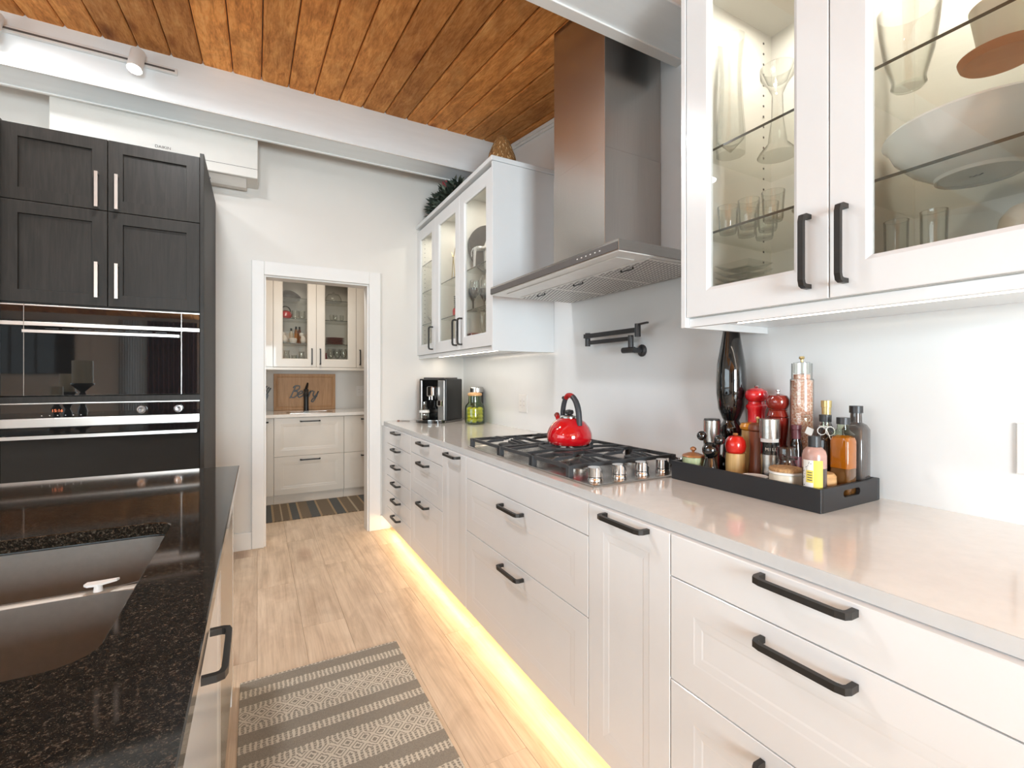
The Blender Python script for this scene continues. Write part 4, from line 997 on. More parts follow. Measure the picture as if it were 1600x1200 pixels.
# wreath with candle
wx, wy = 1.44, 3.60
t = empty('evergreen_arrangement', 'dark evergreen wreath arrangement on top of the left wall cabinet', 'wreath', (wx, wy, CT))
MB().tube([(wx + .10 * math.cos(a), wy + .27 * math.sin(a), CT + .04) for a in [2 * PI * i / 24 for i in range(24)]], .03, 8, True).build('branch_ring', M_leaf, t)
b1, b2 = MB(), MB()
for k in range(1700):
    a = random.random() * 2 * PI; rr = random.uniform(.35, 1.05)
    c = Vector((wx - .02 + .13 * rr * math.cos(a), wy + .02 + .36 * rr * math.sin(a), 0)); c.z = CT + .03 + random.random() * .25 * (1.15 - rr * .75)
    if (c - Vector((1.36, 3.61, c.z))).length < .05: continue
    d = Vector((math.cos(a) + random.uniform(-.7, .7), math.sin(a) + random.uniform(-.7, .7), random.uniform(-.6, .9))).normalized()
    L_ = random.uniform(.04, .09)
    q = c + d * L_; q.x = min(q.x, XR - .01); q.y = min(q.y, YB - .01); q.z = min(max(q.z, CT + .003), 2.972); c.x = min(c.x, XR - .012)
    m_ = (c + q) / 2; sdv = d.cross(Vector((random.random(), random.random(), random.random()))).normalized() * .011
    b = b1 if random.random() < .78 else b2
    b.bm.faces.new([b.bm.verts.new(u_) for u_ in (c, m_ + sdv, q, m_ - sdv)])
b1.build('dark_leaves', M_leaf, t, smooth=False)['kind'] = 'stuff'; b2.build('grey_leaves', M_leaf2, t, smooth=False)['kind'] = 'stuff'
t = empty('red_candle', 'dusky red pillar candle standing in the evergreen wreath', 'candle', (1.36, 3.61, CT))
MB().lathe([(0, 0), (.03, 0), (.03, .14), (.042, .15), (.042, .16), (0, .16)], (1.36, 3.61, CT), 20).build('holder', M_darkplastic, t)
MB().lathe([(0, .1605), (.037, .1605), (.037, .265), (.030, .268), (0, .264)], (1.36, 3.61, CT), 24).build('wax', M_redwax, t)
t = empty('black_cord', 'thin black cord curling up between the straw tree and the beam', 'cord', (1.45, 3.1, CT))
MB().tube([(1.46, 3.02, CT + .004), (1.46, 3.045, CT + .08), (1.46, 3.04, CT + .16), (1.48, 3.00, CT + .23), (1.52, 3.02, CT + .27), (1.56, 3.10, CT + .34), (1.58, 3.16, CT + .42)], .006, 8).build('cord', M_darkplastic, t)

# ---------------------------------------------------------------- track light on the beam
t = empty('track_light', 'white track spotlight rail fixed to the near face of the beam', 'lamp', (-.6, 3.535, 3.17))
MB().box(-2.2, -.433, 3.512, 3.5355, 3.150, 3.185, .003).build('rail', M_whiteplastic, t, smooth=False)
MB().box(-2.18, -.445, 3.5105, 3.5119, 3.162, 3.173).build('rail_slot', M_greyplastic, t, smooth=False)
for x in (-.62, -1.22):
    h_ = MB().cyl((x, 3.51, 3.167), (x, 3.47, 3.167), .012).cyl((x + .004, 3.47, 3.20), (x - .006, 3.43, 3.075), .036, .038, 24).build('spot_head', M_whiteplastic, t)
    d = Vector((-.010, -.04, -.125)).normalized(); c = Vector((x - .006, 3.43, 3.075)) + d * .0012
    MB().cyl(c, c + d * .002, .033, .033, 24).build('lamp_face', M_lamp, h_)
    L = bpy.data.lights.new('track_spot_glow', 'SPOT'); L.energy = 9; L.color = (1, .92, .8); L.spot_size = 1.6; L.spot_blend = .6; L.shadow_soft_size = .03
    o = bpy.data.objects.new('track_spot_glow', L); COL.objects.link(o); o.location = c + d * .01; o.rotation_euler = d.to_track_quat('-Z', 'Y').to_euler()

for k, (x, y) in enumerate(ADDED_LAMPS):  # bodies for the added lamps, all out of view
    z_ = ceil(y) - .001
    lab = ('added unseen ceiling downlight near the window behind the camera', 'added unseen ceiling downlight by the television', 'added unseen ceiling downlight at the middle of the left room half', 'added unseen ceiling downlight in front of the beam by the ovens', 'added unseen ceiling downlight over the aisle beside the ovens')[k]
    tag(MB().lathe([(.115, z_ + .003), (.130, z_ - .003), (.135, z_ - .020), (.122, z_ - .034), (.115, z_ - .026), (.115, z_ + .003)], (x, y, 0), 28).build('added_downlight', M_whiteplastic), lab, 'lamp')

# ---------------------------------------------------------------- split air conditioner
t = empty('air_conditioner', 'white split air conditioner above the doorway wall, behind the beam', 'air conditioner', (-.55, 3.9, 2.70))
MB().box(-1.10, .004, 3.80, YB - .001, 2.705, 3.02, .004).build('body', M_ac, t, smooth=False)
MB().box(-1.098, .002, 3.7985, 3.7998, 2.7685, 2.771).build('panel_line', M_greyplastic, t, smooth=False)
MB().poly([(-1.05, 3.83, 2.704), (-1.05, 3.96, 2.704), (-1.05, 3.97, 2.665), (-1.05, 3.90, 2.660)], (.98, 0, 0)).build('louvre', M_ac, t, smooth=False)
MB().box(-.33, -.285, 3.86, 3.874, 2.676, 2.682).build('sensor', M_darkplastic, t, smooth=False)
text('DAIKIN', .026, M_greyplastic, 'lettering', t, (-.545, 3.7985, 2.800), Matrix.Rotation(PI / 2, 4, 'X'))

# ---------------------------------------------------------------- tall dark oven cabinet
t = empty('oven_tower', 'tall espresso-stained wood cabinet housing the two ovens', 'cabinet', (-.7, 3.6, 0))
OX0, OX1, OY = -1.106, -.288, 3.221
b_ = MB()
b_.box(OX0, OX1, OY + .30, YB - .001, .114, 2.545).box(OX0, OX1, OY, OY + .30, 1.655, 2.545).box(OX0, OX1, OY, OY + .30, .114, .30).box(OX0, OX1, OY - .018, OY + .30, 1.157, 1.188)
b_.build('carcass', M_darkwood, t, smooth=False)
MB().box(OX1 + .0015, OX1 + .0215, 3.180, YB - .001, 0, 2.560, .001).build('side_panel', M_darkwood, t, smooth=False)
MB().box(OX0 - .022, OX0 - .0015, 3.180, YB - .001, 0, 2.560, .001).build('side_panel', M_darkwood, t, smooth=False)
for a0, a1, hx in ((-1.106, -.697, -.738), (-.697, -.288, -.676 + .02)):
    for b0, b1, hz in ((2.167, 2.547, 2.268), (1.660, 2.167, 1.795)):
        o = front('door', 'S', OY, a0, a1, b0, b1, M_darkwood, t, 'shaker', fr=.062)
        pull('S', OY - .019, -.738 if a0 < -1 else -.656, hz, .176, o, vert=True, mat=M_handle, square=True, pr=.028, wd=.009, hh=.014)
MB().box(OX0, OX1, OY - .019, OY - .0005, .114, .30).build('bottom_drawer', M_darkwood, t, smooth=False)
# microwave oven: three glass panels
t = empty('microwave_oven', 'upper built-in black glass microwave oven with steel trim', 'oven', (-.7, 3.3, 1.19))
MB().box(OX0 + .006, OX1 - .006, OY + .001, OY + .29, 1.194, 1.652).build('casing', M_darkplastic, t, smooth=False)
for x0, x1, nm_ in ((-1.104, -1.020, 'side_glass'), (-1.017, -.376, 'door'), (-.373, -.290, 'side_glass')):
    MB().box(x0, x1, OY - .022, OY, 1.566, 1.644, .001).build(nm_ if nm_ != 'door' else 'control_glass', M_blackglass, t, smooth=False)
    dr = MB().box(x0, x1, OY - .022, OY, 1.193, 1.543, .001).build(nm_, M_blackglass, t, smooth=False)
    MB().box(x0, x1, OY - .025, OY, 1.545, 1.564, .0008).build('steel_trim', M_handle, t, smooth=False)
    MB().box(x0, x1, OY - .023, OY, 1.6445, 1.6505, .0005).build('steel_edge', M_handle, t, smooth=False)
    if nm_ == 'door':
        MB().bar([(-1.012, OY - .0225, 1.515), (-1.012, OY - .050, 1.515), (-.386, OY - .050, 1.515), (-.386, OY - .0225, 1.515)], (0, 0, 1), .008, .014).build('handle', M_handle, dr, smooth=False)
        b_ = MB()
        for k in range(8): b_.box(-.94 + k * .064, -.89 + k * .064, OY - .0235, OY - .0222, 1.531, 1.5345)
        b_.build('vent_slots', M_darkplastic, dr, smooth=False)
for x in (-1.0185, -.3745): MB().box(x - .0012, x + .0012, OY - .0235, OY, 1.193, 1.652).build('steel_joint', M_steel, t, smooth=False)
# lower oven
t = empty('wall_oven', 'lower built-in black glass wall oven with two steel knobs', 'oven', (-.7, 3.3, .30))
MB().box(OX0 + .006, OX1 - .006, OY + .001, OY + .29, .305, 1.150).build('casing', M_darkplastic, t, smooth=False)
MB().box(OX0 + .002, OX1 - .002, OY - .022, OY, 1.080, 1.150, .001).build('control_glass', M_blackglass, t, smooth=False)
MB().box(OX0 + .002, OX1 - .002, OY - .023, OY, 1.1505, 1.1555, .0005).build('steel_edge', M_handle, t, smooth=False)
MB().box(OX0 + .002, OX1 - .002, OY - .026, OY, 1.034, 1.078, .001).build('steel_trim', M_handle, t, smooth=False)
dr = MB().box(OX0 + .002, OX1 - .002, OY - .022, OY, .310, 1.030, .001).build('door', M_blackglass, t, smooth=False)
MB().bar([(-1.09, OY - .0225, .986), (-1.09, OY - .055, .986), (-.305, OY - .055, .986), (-.305, OY - .0225, .986)], (0, 0, 1), .010, .017).build('handle', M_handle, dr, smooth=False)
for x in (-.551, -.388):
    kb = MB().lathe([(.0215, 0), (.0215, -.016), (.019, -.020), (.006, -.0205), (0, -.0195)], (x, OY - .0223, 1.112), 28, axis='y').build('knob', M_chrome, t)
# clock digits glow
text('15:16', .020, emis('clock_digits', (.9, .22, .08), .5), 'clock_digits', t, (-.895, OY - .0222, 1.115), Matrix.Rotation(PI / 2, 4, 'X'), ext=.0001)
b_ = MB()
for k in range(6): b_.box(-.955 + k * .03, -.951 + k * .03, OY - .0227, OY - .0221, 1.090, 1.093)
b_.build('touch_marks', M_paper, t, smooth=False)

# ---------------------------------------------------------------- island
IX, IY0, IY1 = -.0665, -.35, 2.281
t = empty('island', 'kitchen island with white cabinet fronts facing the aisle', 'kitchen island', (-1, 1, 0))
MB().box(-2.35, -.105, IY0 + .05, 2.118, .10, .60).box(-2.35, -.105, 1.55, 2.118, .60, .882).box(-2.35, -.105, IY0 + .05, .74, .60, .882).box(-2.35, -1.10, .74, 1.55, .60, .882).box(-.125, -.105, .74, 1.55, .60, .882).build('carcass', M_paint, t, smooth=False)
MB().box(-2.3, -.155, IY0 + .10, 2.10, 0, .0995).build('plinth', M_paint, t, smooth=False)
MB().box(-2.36, -.087, 2.1195, 2.255, 0, .883, .001).build('end_panel', M_paint, t, smooth=False)
o = MB().box(-.1045, -.085, 1.462, 2.117, .11, .878, .002).build('dishwasher_front', M_steel, t, smooth=False)
for (y0, y1, hy) in ((.612, 1.459, 1.035), (-.30, .609, .15)):
    o = front('door', 'E', -.104, y0, y1, .11, .878, M_paint, t, 'panel'); pull('E', -.085, hy, .767, .172, o)
# granite top with sink cut-out (separate thing)
def rrect(x0, x1, y0, y1, r, z, n=5):
    pts = []
    for cx, cy, a0_ in ((x1 - r, y1 - r, 0), (x0 + r, y1 - r, PI / 2), (x0 + r, y0 + r, PI), (x1 - r, y0 + r, 3 * PI / 2)):
        for i in range(n + 1): a = a0_ + (PI / 2) * i / n; pts.append((cx + r * math.cos(a), cy + r * math.sin(a), z))
    return pts
SX0, SX1, SY0, SY1 = -.98, -.190, .793, 1.478
def big(z, i=0):
    n = 6; x0, x1, y0, y1 = -2.38 + i, IX - i, IY0 + i, IY1 - i
    cs = [(x1, y1), (x0, y1), (x0, y0), (x1, y0)]; inner = rrect(SX0, SX1, SY0, SY1, .05, z); pts = []
    for q in range(4):
        for k in range(n):
            ix, iy, _ = inner[q * n + k]
            if k < n // 2: # side before the corner
                pts.append((x1, iy, z) if q == 0 else (ix, y1, z) if q == 1 else (x0, iy, z) if q == 2 else (ix, y0, z))
            else:
                pts.append((ix, y1, z) if q == 0 else (x0, iy, z) if q == 1 else (ix, y0, z) if q == 2 else (x1, iy, z))
    # pull the middle pair of every corner onto the true corner
    for q in range(4): pts[q * n + n // 2] = (*cs[q], z); 
    return pts
zt, zb = .914, .8835
b_ = MB(); b_.rings([big(zb), big(zt - .002), big(zt, .002), rrect(SX0 - .002, SX1 + .002, SY0 - .002, SY1 + .002, .052, zt), rrect(SX0, SX1, SY0, SY1, .05, zt - .002), rrect(SX0, SX1, SY0, SY1, .05, zb)], close=True)
tag(b_.build('granite_worktop', M_granite, smooth=False), 'polished black speckled granite island worktop with sink cut-out', 'countertop')
t = empty('double_sink', 'undermounted dark stainless double-bowl sink in the granite', 'sink', (-.6, 1.13, .70))
def bowl(y0, y1, nm_):
    x0, x1 = SX0 - .008, SX1 + .006
    b_ = MB(); L_ = []
    for i, z, r in ((0, .8775, .055), (.006, .70, .055), (.02, .665, .05), (.05, .655, .04)): L_.append(rrect(x0 + i, x1 - i, y0 + i, y1 - i, r, z))
    for i, z, r in ((.048, .6535, .04), (.018, .6635, .05), (.004, .70, .055), (-.002, .8775, .057)): L_.append(rrect(x0 + i, x1 - i, y0 + i, y1 - i, r, z))
    b_.rings(L_, close=True)
    # floor
    b_.rings([rrect(x0 + .05, x1 - .05, y0 + .05, y1 - .05, .04, .655), rrect(x0 + .05, x1 - .05, y0 + .05, y1 - .05, .04, .6535)])
    o = b_.build(nm_, M_sink, t)
    MB().lathe([(0, .6555), (.04, .6555), (.044, .658), (.030, .657), (0, .6565)], ((x0 + x1) / 2, (y0 + y1) / 2, 0), 24).build('drain', M_steel, o)
bowl(SY0 - .006, 1.136, 'near_bowl'); bowl(1.164, SY1 + .006, 'far_bowl')
MB().box(SX0 - .004, SX1 + .004, 1.138, 1.162, .855, .8785, .006, 2).build('divider', M_rim, t)
t = empty('sink_brush_holder', 'small white plastic handle clipped on the sink divider', 'holder', (-.264, 1.15, .878))
hx_, hy_ = -.264, 1.150
MB().cyl((hx_, hy_, .8787), (hx_, hy_, .890), .0075, .006, 18).build('stand', M_whiteplastic, t)
b_ = MB(); b_.poly([(hx_ + dx * .55, hy_ + dy * .55, .8903) for dx, dy in ((-.034, .022), (-.039, .002), (-.027, -.013), (.001, -.016), (.048, .010), (.053, .024), (.001, .022))], (0, 0, .004))
b_.build('blade', M_whiteplastic, t)
# candles on the island (seen mirrored in the oven glass)
for x, y, h, hh, r, lab in ((-1.17, 1.70, .17, .33, .062, 'tallest ivory candle on a black turned holder on the island'), (-1.31, 1.50, .14, .26, .048, 'middle ivory candle on a black turned holder on the island'), (-1.29, 1.80, .09, .215, .036, 'shortest ivory candle on a black turned holder on the island')):
    t = empty('pillar_candle', lab, 'candle', (x, y, .914), 'ivory candles on black holders')
    MB().lathe([(0, 0.0005), (.05, .0005), (.05, .012), (.02, .03), (.03, hh * .35), (.016, hh * .5), (.032, hh * .65), (.015, hh * .8), (r + .008, hh - .010), (r + .008, hh), (0, hh)], (x, y, .914), 28).build('holder', M_blackgloss, t)
    MB().lathe([(0, hh + .0005), (r, hh + .0005), (r, hh + h), (r - .006, hh + h + .002), (0, hh + h - .004)], (x, y, .914), 28).build('wax', M_candlewax, t)

# ---------------------------------------------------------------- kitchen rug
RM = rug_material('kitchen_rug_weave', 'y', [(0, 1), (.010, 0), (.068, 1), (.118, 0), (.168, 1), (.202, 2), (.290, 1), (.332, 0), (.388, 1), (.430, 0), (.486, 1), (.520, 2), (.608, 1), (.650, 0), (.705, 1), (.745, 0), (.80, 1), (.835, 2), (.92, 1), (.96, 0)], .058, (.27, .235, .19), (.62, .55, .45), 1.0)
b_ = MB(); b_.box(0, .655, 0, 1.45, 0.0005, .008, .002)
o = b_.build('kitchen_rug', RM); o.location = (.592, 2.262, 0); o.rotation_euler.z = PI + .008
tag(o, 'grey and cream patterned runner rug on the oak floor', 'rug')

# ---------------------------------------------------------------- pantry
PF = 5.289
def pbase(label, x0, x1, fronts):
    t = empty('base_cabinet', label, 'cabinet', ((x0 + x1) / 2, 5.6, 0), 'cream pantry base cabinets')
    MB().box(x0 + .001, x1 - .001, PF + .001, YP - .001, .092, .880).build('carcass', M_pantry, t, smooth=False)
    MB().box(x0 + .001, x1 - .001, 5.305, 5.32, 0, .091).build('plinth', M_pantry, t, smooth=False)
    for b0, b1, hx, hz in fronts:
        o = front('drawer', 'S', PF, x0, x1, b0, b1, M_pantry, t, 'panel', fr=.075)
        if hz: pull('S', PF - .019, hx, hz, .185, o)
    return t
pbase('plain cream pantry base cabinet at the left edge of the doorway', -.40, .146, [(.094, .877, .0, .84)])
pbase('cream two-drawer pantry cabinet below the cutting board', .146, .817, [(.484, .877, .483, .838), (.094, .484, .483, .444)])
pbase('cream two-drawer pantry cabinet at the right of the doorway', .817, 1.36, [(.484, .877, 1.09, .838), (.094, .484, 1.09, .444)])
tag(MB().box(-.42, 2.0, 5.25, YP - .0005, .8815, .914, .002).build('pantry_countertop', M_quartz), 'pale quartz countertop seen through the pantry doorway', 'countertop')
PU = 5.569
def pwall(label, x0, x1, hx, glassy=True):
    t = empty('wall_cabinet', label, 'cabinet', ((x0 + x1) / 2, 5.75, 1.40), 'cream pantry wall cabinets')
    z0, z1, th = 1.402, 2.50, .016
    b_ = MB(); b_.box(x0 + .001, x0 + th, PU + .001, YP - .001, z0, z1).box(x1 - th, x1 - .001, PU + .001, YP - .001, z0, z1).box(x0 + th, x1 - th, PU + .001, YP - .001, z0, z0 + th).box(x0 + th, x1 - th, PU + .001, YP - .001, z1 - th, z1).box(x0 + th, x1 - th, YP - .009, YP - .001, z0 + th, z1 - th)
    b_.build('carcass', M_pantry, t, smooth=False)
    o = front('door', 'S', PU, x0, x1, z0, z1, M_pantry, t, 'glass' if glassy else 'panel', fr=.090)
    if hx: pull('S', PU - .019, hx, 1.519, .168, o, vert=True)
    if glassy:
        for z in (1.655, 1.925, 2.146): 
            s_ = MB().box(x0 + th + .001, x1 - th - .001, PU + .012, YP - .02, z, z + .007).build('glass_shelf', M_shelf, t, smooth=False)
            MB().box(x0 + th + .001, x1 - th - .001, PU + .0105, PU + .0117, z, z + .007).build('shelf_edge', M_shelfedge, s_, smooth=False)
    MB().box(x0, x1, PU - .015, PU + .004, 1.370, 1.3995, .001).build('light_valance', M_pantry, t, smooth=False)
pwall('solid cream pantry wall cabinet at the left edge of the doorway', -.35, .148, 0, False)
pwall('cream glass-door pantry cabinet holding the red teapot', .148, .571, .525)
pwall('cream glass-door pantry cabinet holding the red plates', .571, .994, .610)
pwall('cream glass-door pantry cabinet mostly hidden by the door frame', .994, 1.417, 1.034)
# pantry contents
A2, A1, A0, A3 = 1.9325, 1.6625, 1.4185, 2.1535
t = empty('roasting_pan', 'dark lidded pan on the top pantry shelf', 'pan', (.30, 5.77, A3))
MB().lathe([(0, 0), (.12, 0), (.13, .03), (.13, .04), (.10, .07), (.05, .10), (0, .105)], (.30, 5.77, A3), 28).build('pan', M_darkplastic, t)
t = empty('red_teapot', 'round red enamel teapot with arched handle on a pantry shelf', 'teapot', (.265, 5.74, A2))
MB().lathe([(0, 0), (.04, 0), (.062, .03), (.064, .055), (.05, .085), (.02, .10), (0, .105)], (.275, 5.74, A2), 28).build('body', M_enamel, t)
MB().tube([(.275 + .048 * math.cos(a), 5.74, A2 + .085 + .06 * math.sin(a)) for a in [PI * i / 12 for i in range(13)]], .006, 8).build('handle', M_blackm, t)
tumb = hollow([(.03, 0), (.034, .03), (.033, .10)], .002)
for k, x in enumerate((.37, .44)): vessel('tumbler', ('clear tumbler right of the red teapot', 'clear tumbler nearest the pantry cabinet stile')[k], 'glass', x, 5.72, A2, tumb, n=16)
for k, (x, lab) in enumerate(((.265, 'white ceramic bird figure at the left of the third pantry shelf'), (.45, 'white ceramic bird figure at the right of the third pantry shelf'))):
    tag(MB().sphere((x, 5.70, A1 + .0405), .040, 14, (.8, .8, 1)).sphere((x - .018, 5.70, A1 + .105), .024, 12).tube([(x, 5.70, A1 + .06), (x - .015, 5.70, A1 + .10)], [.026, .014], 10).build('bird_figurine', M_white), lab, 'figurine')
for k, (x, h, m_, lab) in enumerate(((.335, .15, M_cream, 'pale bottle with dark cap on the third pantry shelf'), (.385, .17, M_rust, 'brown bottle left of its taller twin in the pantry cabinet'), (.42, .17, M_walnut, 'dark brown bottle at the right of the pantry bottles'))):
    t = empty('pantry_bottle', lab, 'bottle', (x, 5.80, A1))
    MB().lathe([(0, 0), (.018, 0), (.018, h - .03), (.009, h)], (x, 5.80, A1), 16).build('body', m_, t)
    MB().lathe([(.010, h + .0005), (.010, h + .03), (0, h + .031)], (x, 5.80, A1), 12).build('cap', M_darkplastic, t)
vessel('ceramic_pot', 'low white ceramic pot on the third pantry shelf', 'pot', .345, 5.67, A1, hollow([(.03, 0), (.04, .02), (.042, .05), (.036, .06)], .003), M_white)
for k, (x, h) in enumerate(((.285, .17), (.36, .12), (.435, .16))):
    vessel('pitcher', ('tall clear glass pitcher on the pantry cabinet floor', 'short clear glass jar between two pitchers on the pantry cabinet floor', 'round clear glass pitcher by the pantry door handle')[k], 'pitcher', x, 5.72, A0, hollow([(.03, 0), (.036, .03), (.032, h * .6), (.024, h * .85), (.030, h)], .002), n=18)
vessel('glass_cloche', 'clear glass cake dome on the top pantry shelf', 'dome', .775, 5.74, A3, [(0, 0), (.085, 0), (.09, .01), (.088, .05), (.06, .095), (.012, .11), (.012, .125), (0, .13)])
for k, x in enumerate((.75, .79, .86)): vessel('tumbler', 'small clear glass on the second pantry shelf of the red plates cabinet', 'glass', x, 5.70, A2, hollow([(.014, 0), (.022, .03), (.02, .075)], .002), group='small glasses above the red plates', n=16)
for k in range(5):
    vessel('red_plate', ('bottom dark red plate of the pantry stack', 'dark red plate second from the bottom of the pantry stack', 'middle dark red plate of the pantry stack', 'dark red plate second from the top of the pantry stack', 'topmost dark red plate of the pantry stack')[k], 'plate', .79, 5.74, A1 + k * .017, [(0, 0), (.07, 0), (.105, .010), (.108, .015), (.10, .0155), (.07, .006), (0, .005)], M_darkred, 'dark red plates stacked in the pantry', n=28)
for k, x in enumerate((.74, .81, .88)): vessel('wine_glass', 'upturned stemmed glass on the pantry cabinet floor below the red plates', 'glass', x, 5.70, A0, wine, group='stemmed glasses below the red plates', n=16)
vessel('red_bottle', 'small dark red bottle left of the stemmed pantry glasses', 'bottle', .685, 5.70, A0, [(0, 0), (.014, 0), (.022, .06), (.012, .13), (.014, .15), (0, .152)], M_redwax, n=16)
vessel('white_jug', 'white jug behind the hidden pantry door at right', 'jug', 1.13, 5.70, A0, hollow([(.03, 0), (.04, .03), (.036, .09), (.03, .11)], .003), M_white)
# cutting board with script lettering
t = empty('cutting_board', 'maple cutting board lettered Berry leaning on the pantry wall', 'cutting board', (.49, 5.94, .9145))
bx0, bx1, bz0, bz1, by = .162, .822, .9146, 1.332, 5.935
R_ = lambda i, c: [(bx0 + i, by - c, bz0 + i), (bx1 - i, by - c, bz0 + i), (bx1 - i, by - c, bz1 - i), (bx0 + i, by - c, bz1 - i)]
MB().rings([R_(0, -.040), R_(0, -.002), R_(.003, 0), R_(.026, 0), R_(.030, -.004), R_(.038, -.004), R_(.042, 0)]).build('board', M_board, t, smooth=False)
def stroke(pts, n=10):
    P = [Vector((p[0], 0, p[1])) for p in pts]; out = []
    P = [P[0]] + P + [P[-1]]
    for i in range(1, len(P) - 2):
        for k in range(n):
            s_ = k / n; a, b, c, d = P[i - 1], P[i], P[i + 1], P[i + 2]
            out.append(.5 * ((2 * b) + (-a + c) * s_ + (2 * a - 5 * b + 4 * c - d) * s_ ** 2 + (-a + 3 * b - 3 * c + d) * s_ ** 3))
    out.append(P[-2]); return out
glyph = {   # unit cell, x right, y up, slanted script
    'B': [[(.30, 1.0), (.22, .5), (.10, -.02), (.04, .02)], [(.12, .85), (.30, 1.02), (.62, 1.0), (.62, .72), (.30, .55), (.55, .50), (.60, .22), (.38, -.02), (.12, .02)]],
    'e': [[(.0, .22), (.22, .28), (.40, .42), (.30, .56), (.12, .42), (.08, .16), (.22, -.02), (.44, .10), (.56, .24)]],
    'r': [[(.0, .22), (.16, .56), (.14, .46), (.10, .0)], [(.12, .34), (.22, .52), (.38, .54)]],
    'y': [[(.06, .52), (.04, .22), (.14, .04), (.30, .18), (.42, .52)], [(.42, .52), (.32, .0), (.18, -.42), (.02, -.38), (.10, -.16), (.40, .10)]]}
b_ = MB(); cx = .322; s_ = .128
for ch, adv in (('B', .60), ('e', .50), ('r', .40), ('r', .40), ('y', .5)):
    for st in glyph[ch]:
        pts = [(cx + (q.x + q.z * .22) * s_, by - .0035, 1.062 + q.z * s_) for q in stroke(st)]
        b_.tube(pts, .0068, 6)
    cx += adv * s_
b_.build('lettering', M_darkplastic, t)
# pantry faucet
t = empty('pantry_faucet', 'black single-lever faucet in front of the cutting board', 'faucet', (.483, 5.75, .914))
MB().lathe([(0, .0005), (.030, .0005), (.030, .006), (.026, .01), (.026, .235), (.022, .245), (0, .245)], (.483, 5.72, .914), 24).build('body', M_blackm, t)
MB().tube([(.483, 5.70, 1.10), (.470, 5.60, 1.135), (.468, 5.56, 1.12), (.468, 5.555, 1.095)], [.018, .016, .015, .014], 14).build('spout', M_blackm, t)
MB().tube([(.483, 5.73, 1.158), (.497, 5.76, 1.20), (.503, 5.78, 1.225)], [.015, .013, .010], 10).build('lever', M_blackm, t)
t = empty('pantry_sink', 'small inset pantry sink in front of the faucet', 'sink', (.49, 5.5, .914))
MB().rings([rrect(.27, .72, 5.36, 5.63, .03, .9143), rrect(.27, .72, 5.36, 5.63, .03, .9165), rrect(.285, .705, 5.375, 5.615, .025, .9165), rrect(.285, .705, 5.375, 5.615, .025, .9145)]).build('rim_and_bowl', M_steel, t)
# knife block
t = empty('knife_block', 'black knife block at the left end of the pantry counter', 'knife block', (.02, 5.78, .9145))
MB().poly([(-.07, 5.74, .9146), (.05, 5.74, .9146), (.11, 5.74, 1.10), (.02, 5.74, 1.15)], (0, .10, 0)).build('block', M_darkplastic, t, smooth=False)
for k in range(4):
    x0_, z0_ = .040 + k * .018, 1.145 - k * .012
    d = Vector((.56, 0, .83)) if False else Vector((.50, 0, .86))
    p = Vector((x0_, 5.765 + (k % 2) * .045, z0_)); MB().bar([p, p + d * .075], (0, 1, 0), .014, .018).build('knife_handle', M_blackm, t, smooth=False)
plate('double outlet plate on the pantry wall right of the cutting board', 'S', YP, 1.13, 1.125, 2, mat=M_trim)
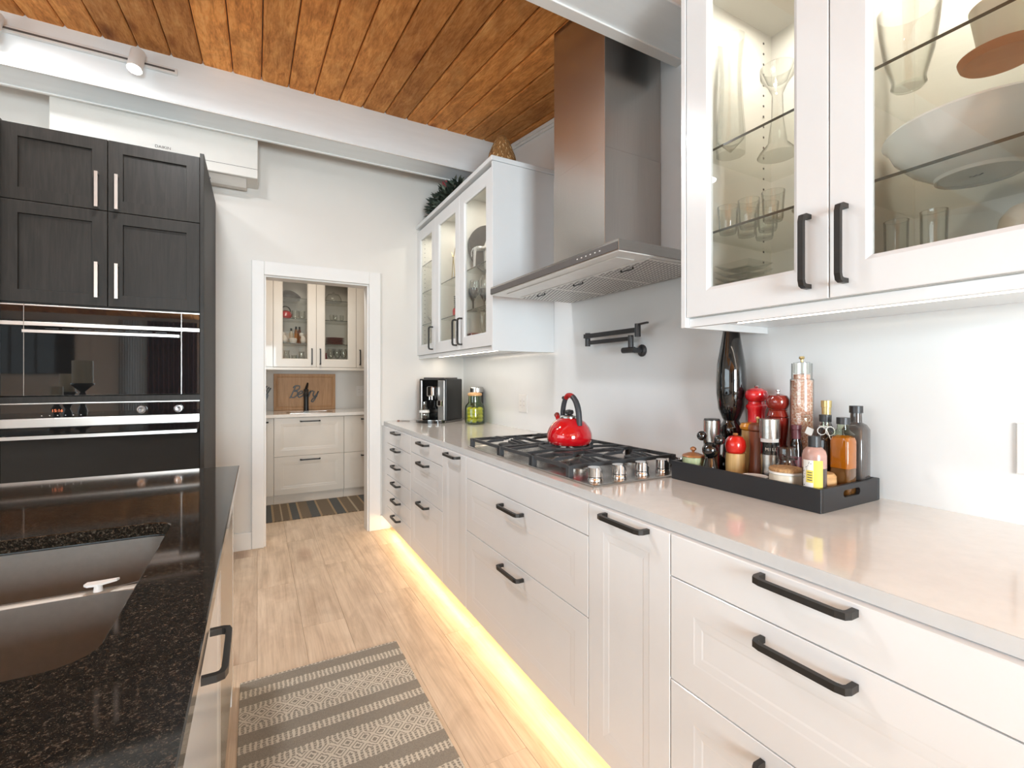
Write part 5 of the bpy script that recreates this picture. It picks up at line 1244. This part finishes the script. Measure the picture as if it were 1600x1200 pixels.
# pantry rug, stripes across
PR, nt, b, N, Lk = nm('pantry_rug_weave')
tc = N('ShaderNodeTexCoord'); sx = N('ShaderNodeSeparateXYZ'); Lk(tc.outputs['Object'], sx.inputs[0])
dv = N('ShaderNodeMath'); dv.operation = 'DIVIDE'; dv.inputs[1].default_value = 1.6; Lk(sx.outputs[0], dv.inputs[0])
gr, tn, br, cr_ = (.085, .085, .08), (.30, .215, .125), (.155, .115, .075), (.36, .29, .20)
seq = [(0, gr), (.13, tn), (.15, br), (.24, tn), (.26, br), (.33, gr), (.44, tn), (.46, gr), (.535, tn), (.555, br), (.61, cr_), (.625, br), (.68, tn), (.70, gr), (.76, tn), (.78, br), (.86, gr), (.935, tn), (.955, br), (1.06, tn), (1.08, gr), (1.16, tn), (1.18, br), (1.26, cr_), (1.28, br), (1.36, tn), (1.38, gr), (1.46, tn), (1.48, br), (1.54, gr)]
cA = ramp(nt, dv.outputs[0], [(p / 1.6, c) for p, c in seq], True)
chk = N('ShaderNodeTexChecker'); chk.inputs['Scale'].default_value = 60; chk.inputs[1].default_value = (.75, .75, .75, 1); chk.inputs[2].default_value = (1.25, 1.25, 1.25, 1); Lk(tc.outputs['Object'], chk.inputs[0])
mu = N('ShaderNodeMix'); mu.data_type = 'RGBA'; mu.blend_type = 'MULTIPLY'; mu.inputs[0].default_value = .8; Lk(cA, mu.inputs[6]); Lk(chk.outputs[0], mu.inputs[7])
Lk(mu.outputs[2], b.inputs['Base Color']); b.inputs['Roughness'].default_value = .95
o = MB().box(0, 1.6, 0, .62, .0005, .008, .002).build('pantry_rug', PR); o.location = (-.42, 4.655, 0)
tag(o, 'brown and grey striped runner on the pantry floor', 'rug')

# ---------------------------------------------------------------- seen only in reflections: television, curtains
t = empty('television', 'black flat television on the wall behind the camera', 'television', (-3.2, YN, 1.8))
MB().box(-3.95, -2.5, YN + .003, YN + .05, 1.35, 2.15, .004).build('screen', M_blackglass, t, smooth=False)
def curtain(x0, x1, mat, label):
    n = 60; b_ = MB(); L_ = [[], [], [], []]
    for i in range(n + 1):
        x = x0 + (x1 - x0) * i / n; y = YN + .09 + .03 * math.sin(i * 1.05)
        for q, (yy, zz) in enumerate(((y, .02), (y, 2.22), (y + .003, 2.22), (y + .003, .02))): L_[q].append(b_.bm.verts.new((x, yy, zz)))
    for q in range(4):
        A, B = L_[q], L_[(q + 1) % 4]
        for i in range(n): b_.bm.faces.new((A[i], A[i + 1], B[i + 1], B[i]))
    tag(b_.build('curtain', mat), label, 'curtain')
curtain(-1.95, -1.62, M_curtain, 'white curtain on the wall behind the camera')
curtain(-1.58, -.90, M_purple, 'purple curtain added behind the camera for the purple oven reflection')  # added, stands in for an unidentified purple thing mirrored in the oven glass
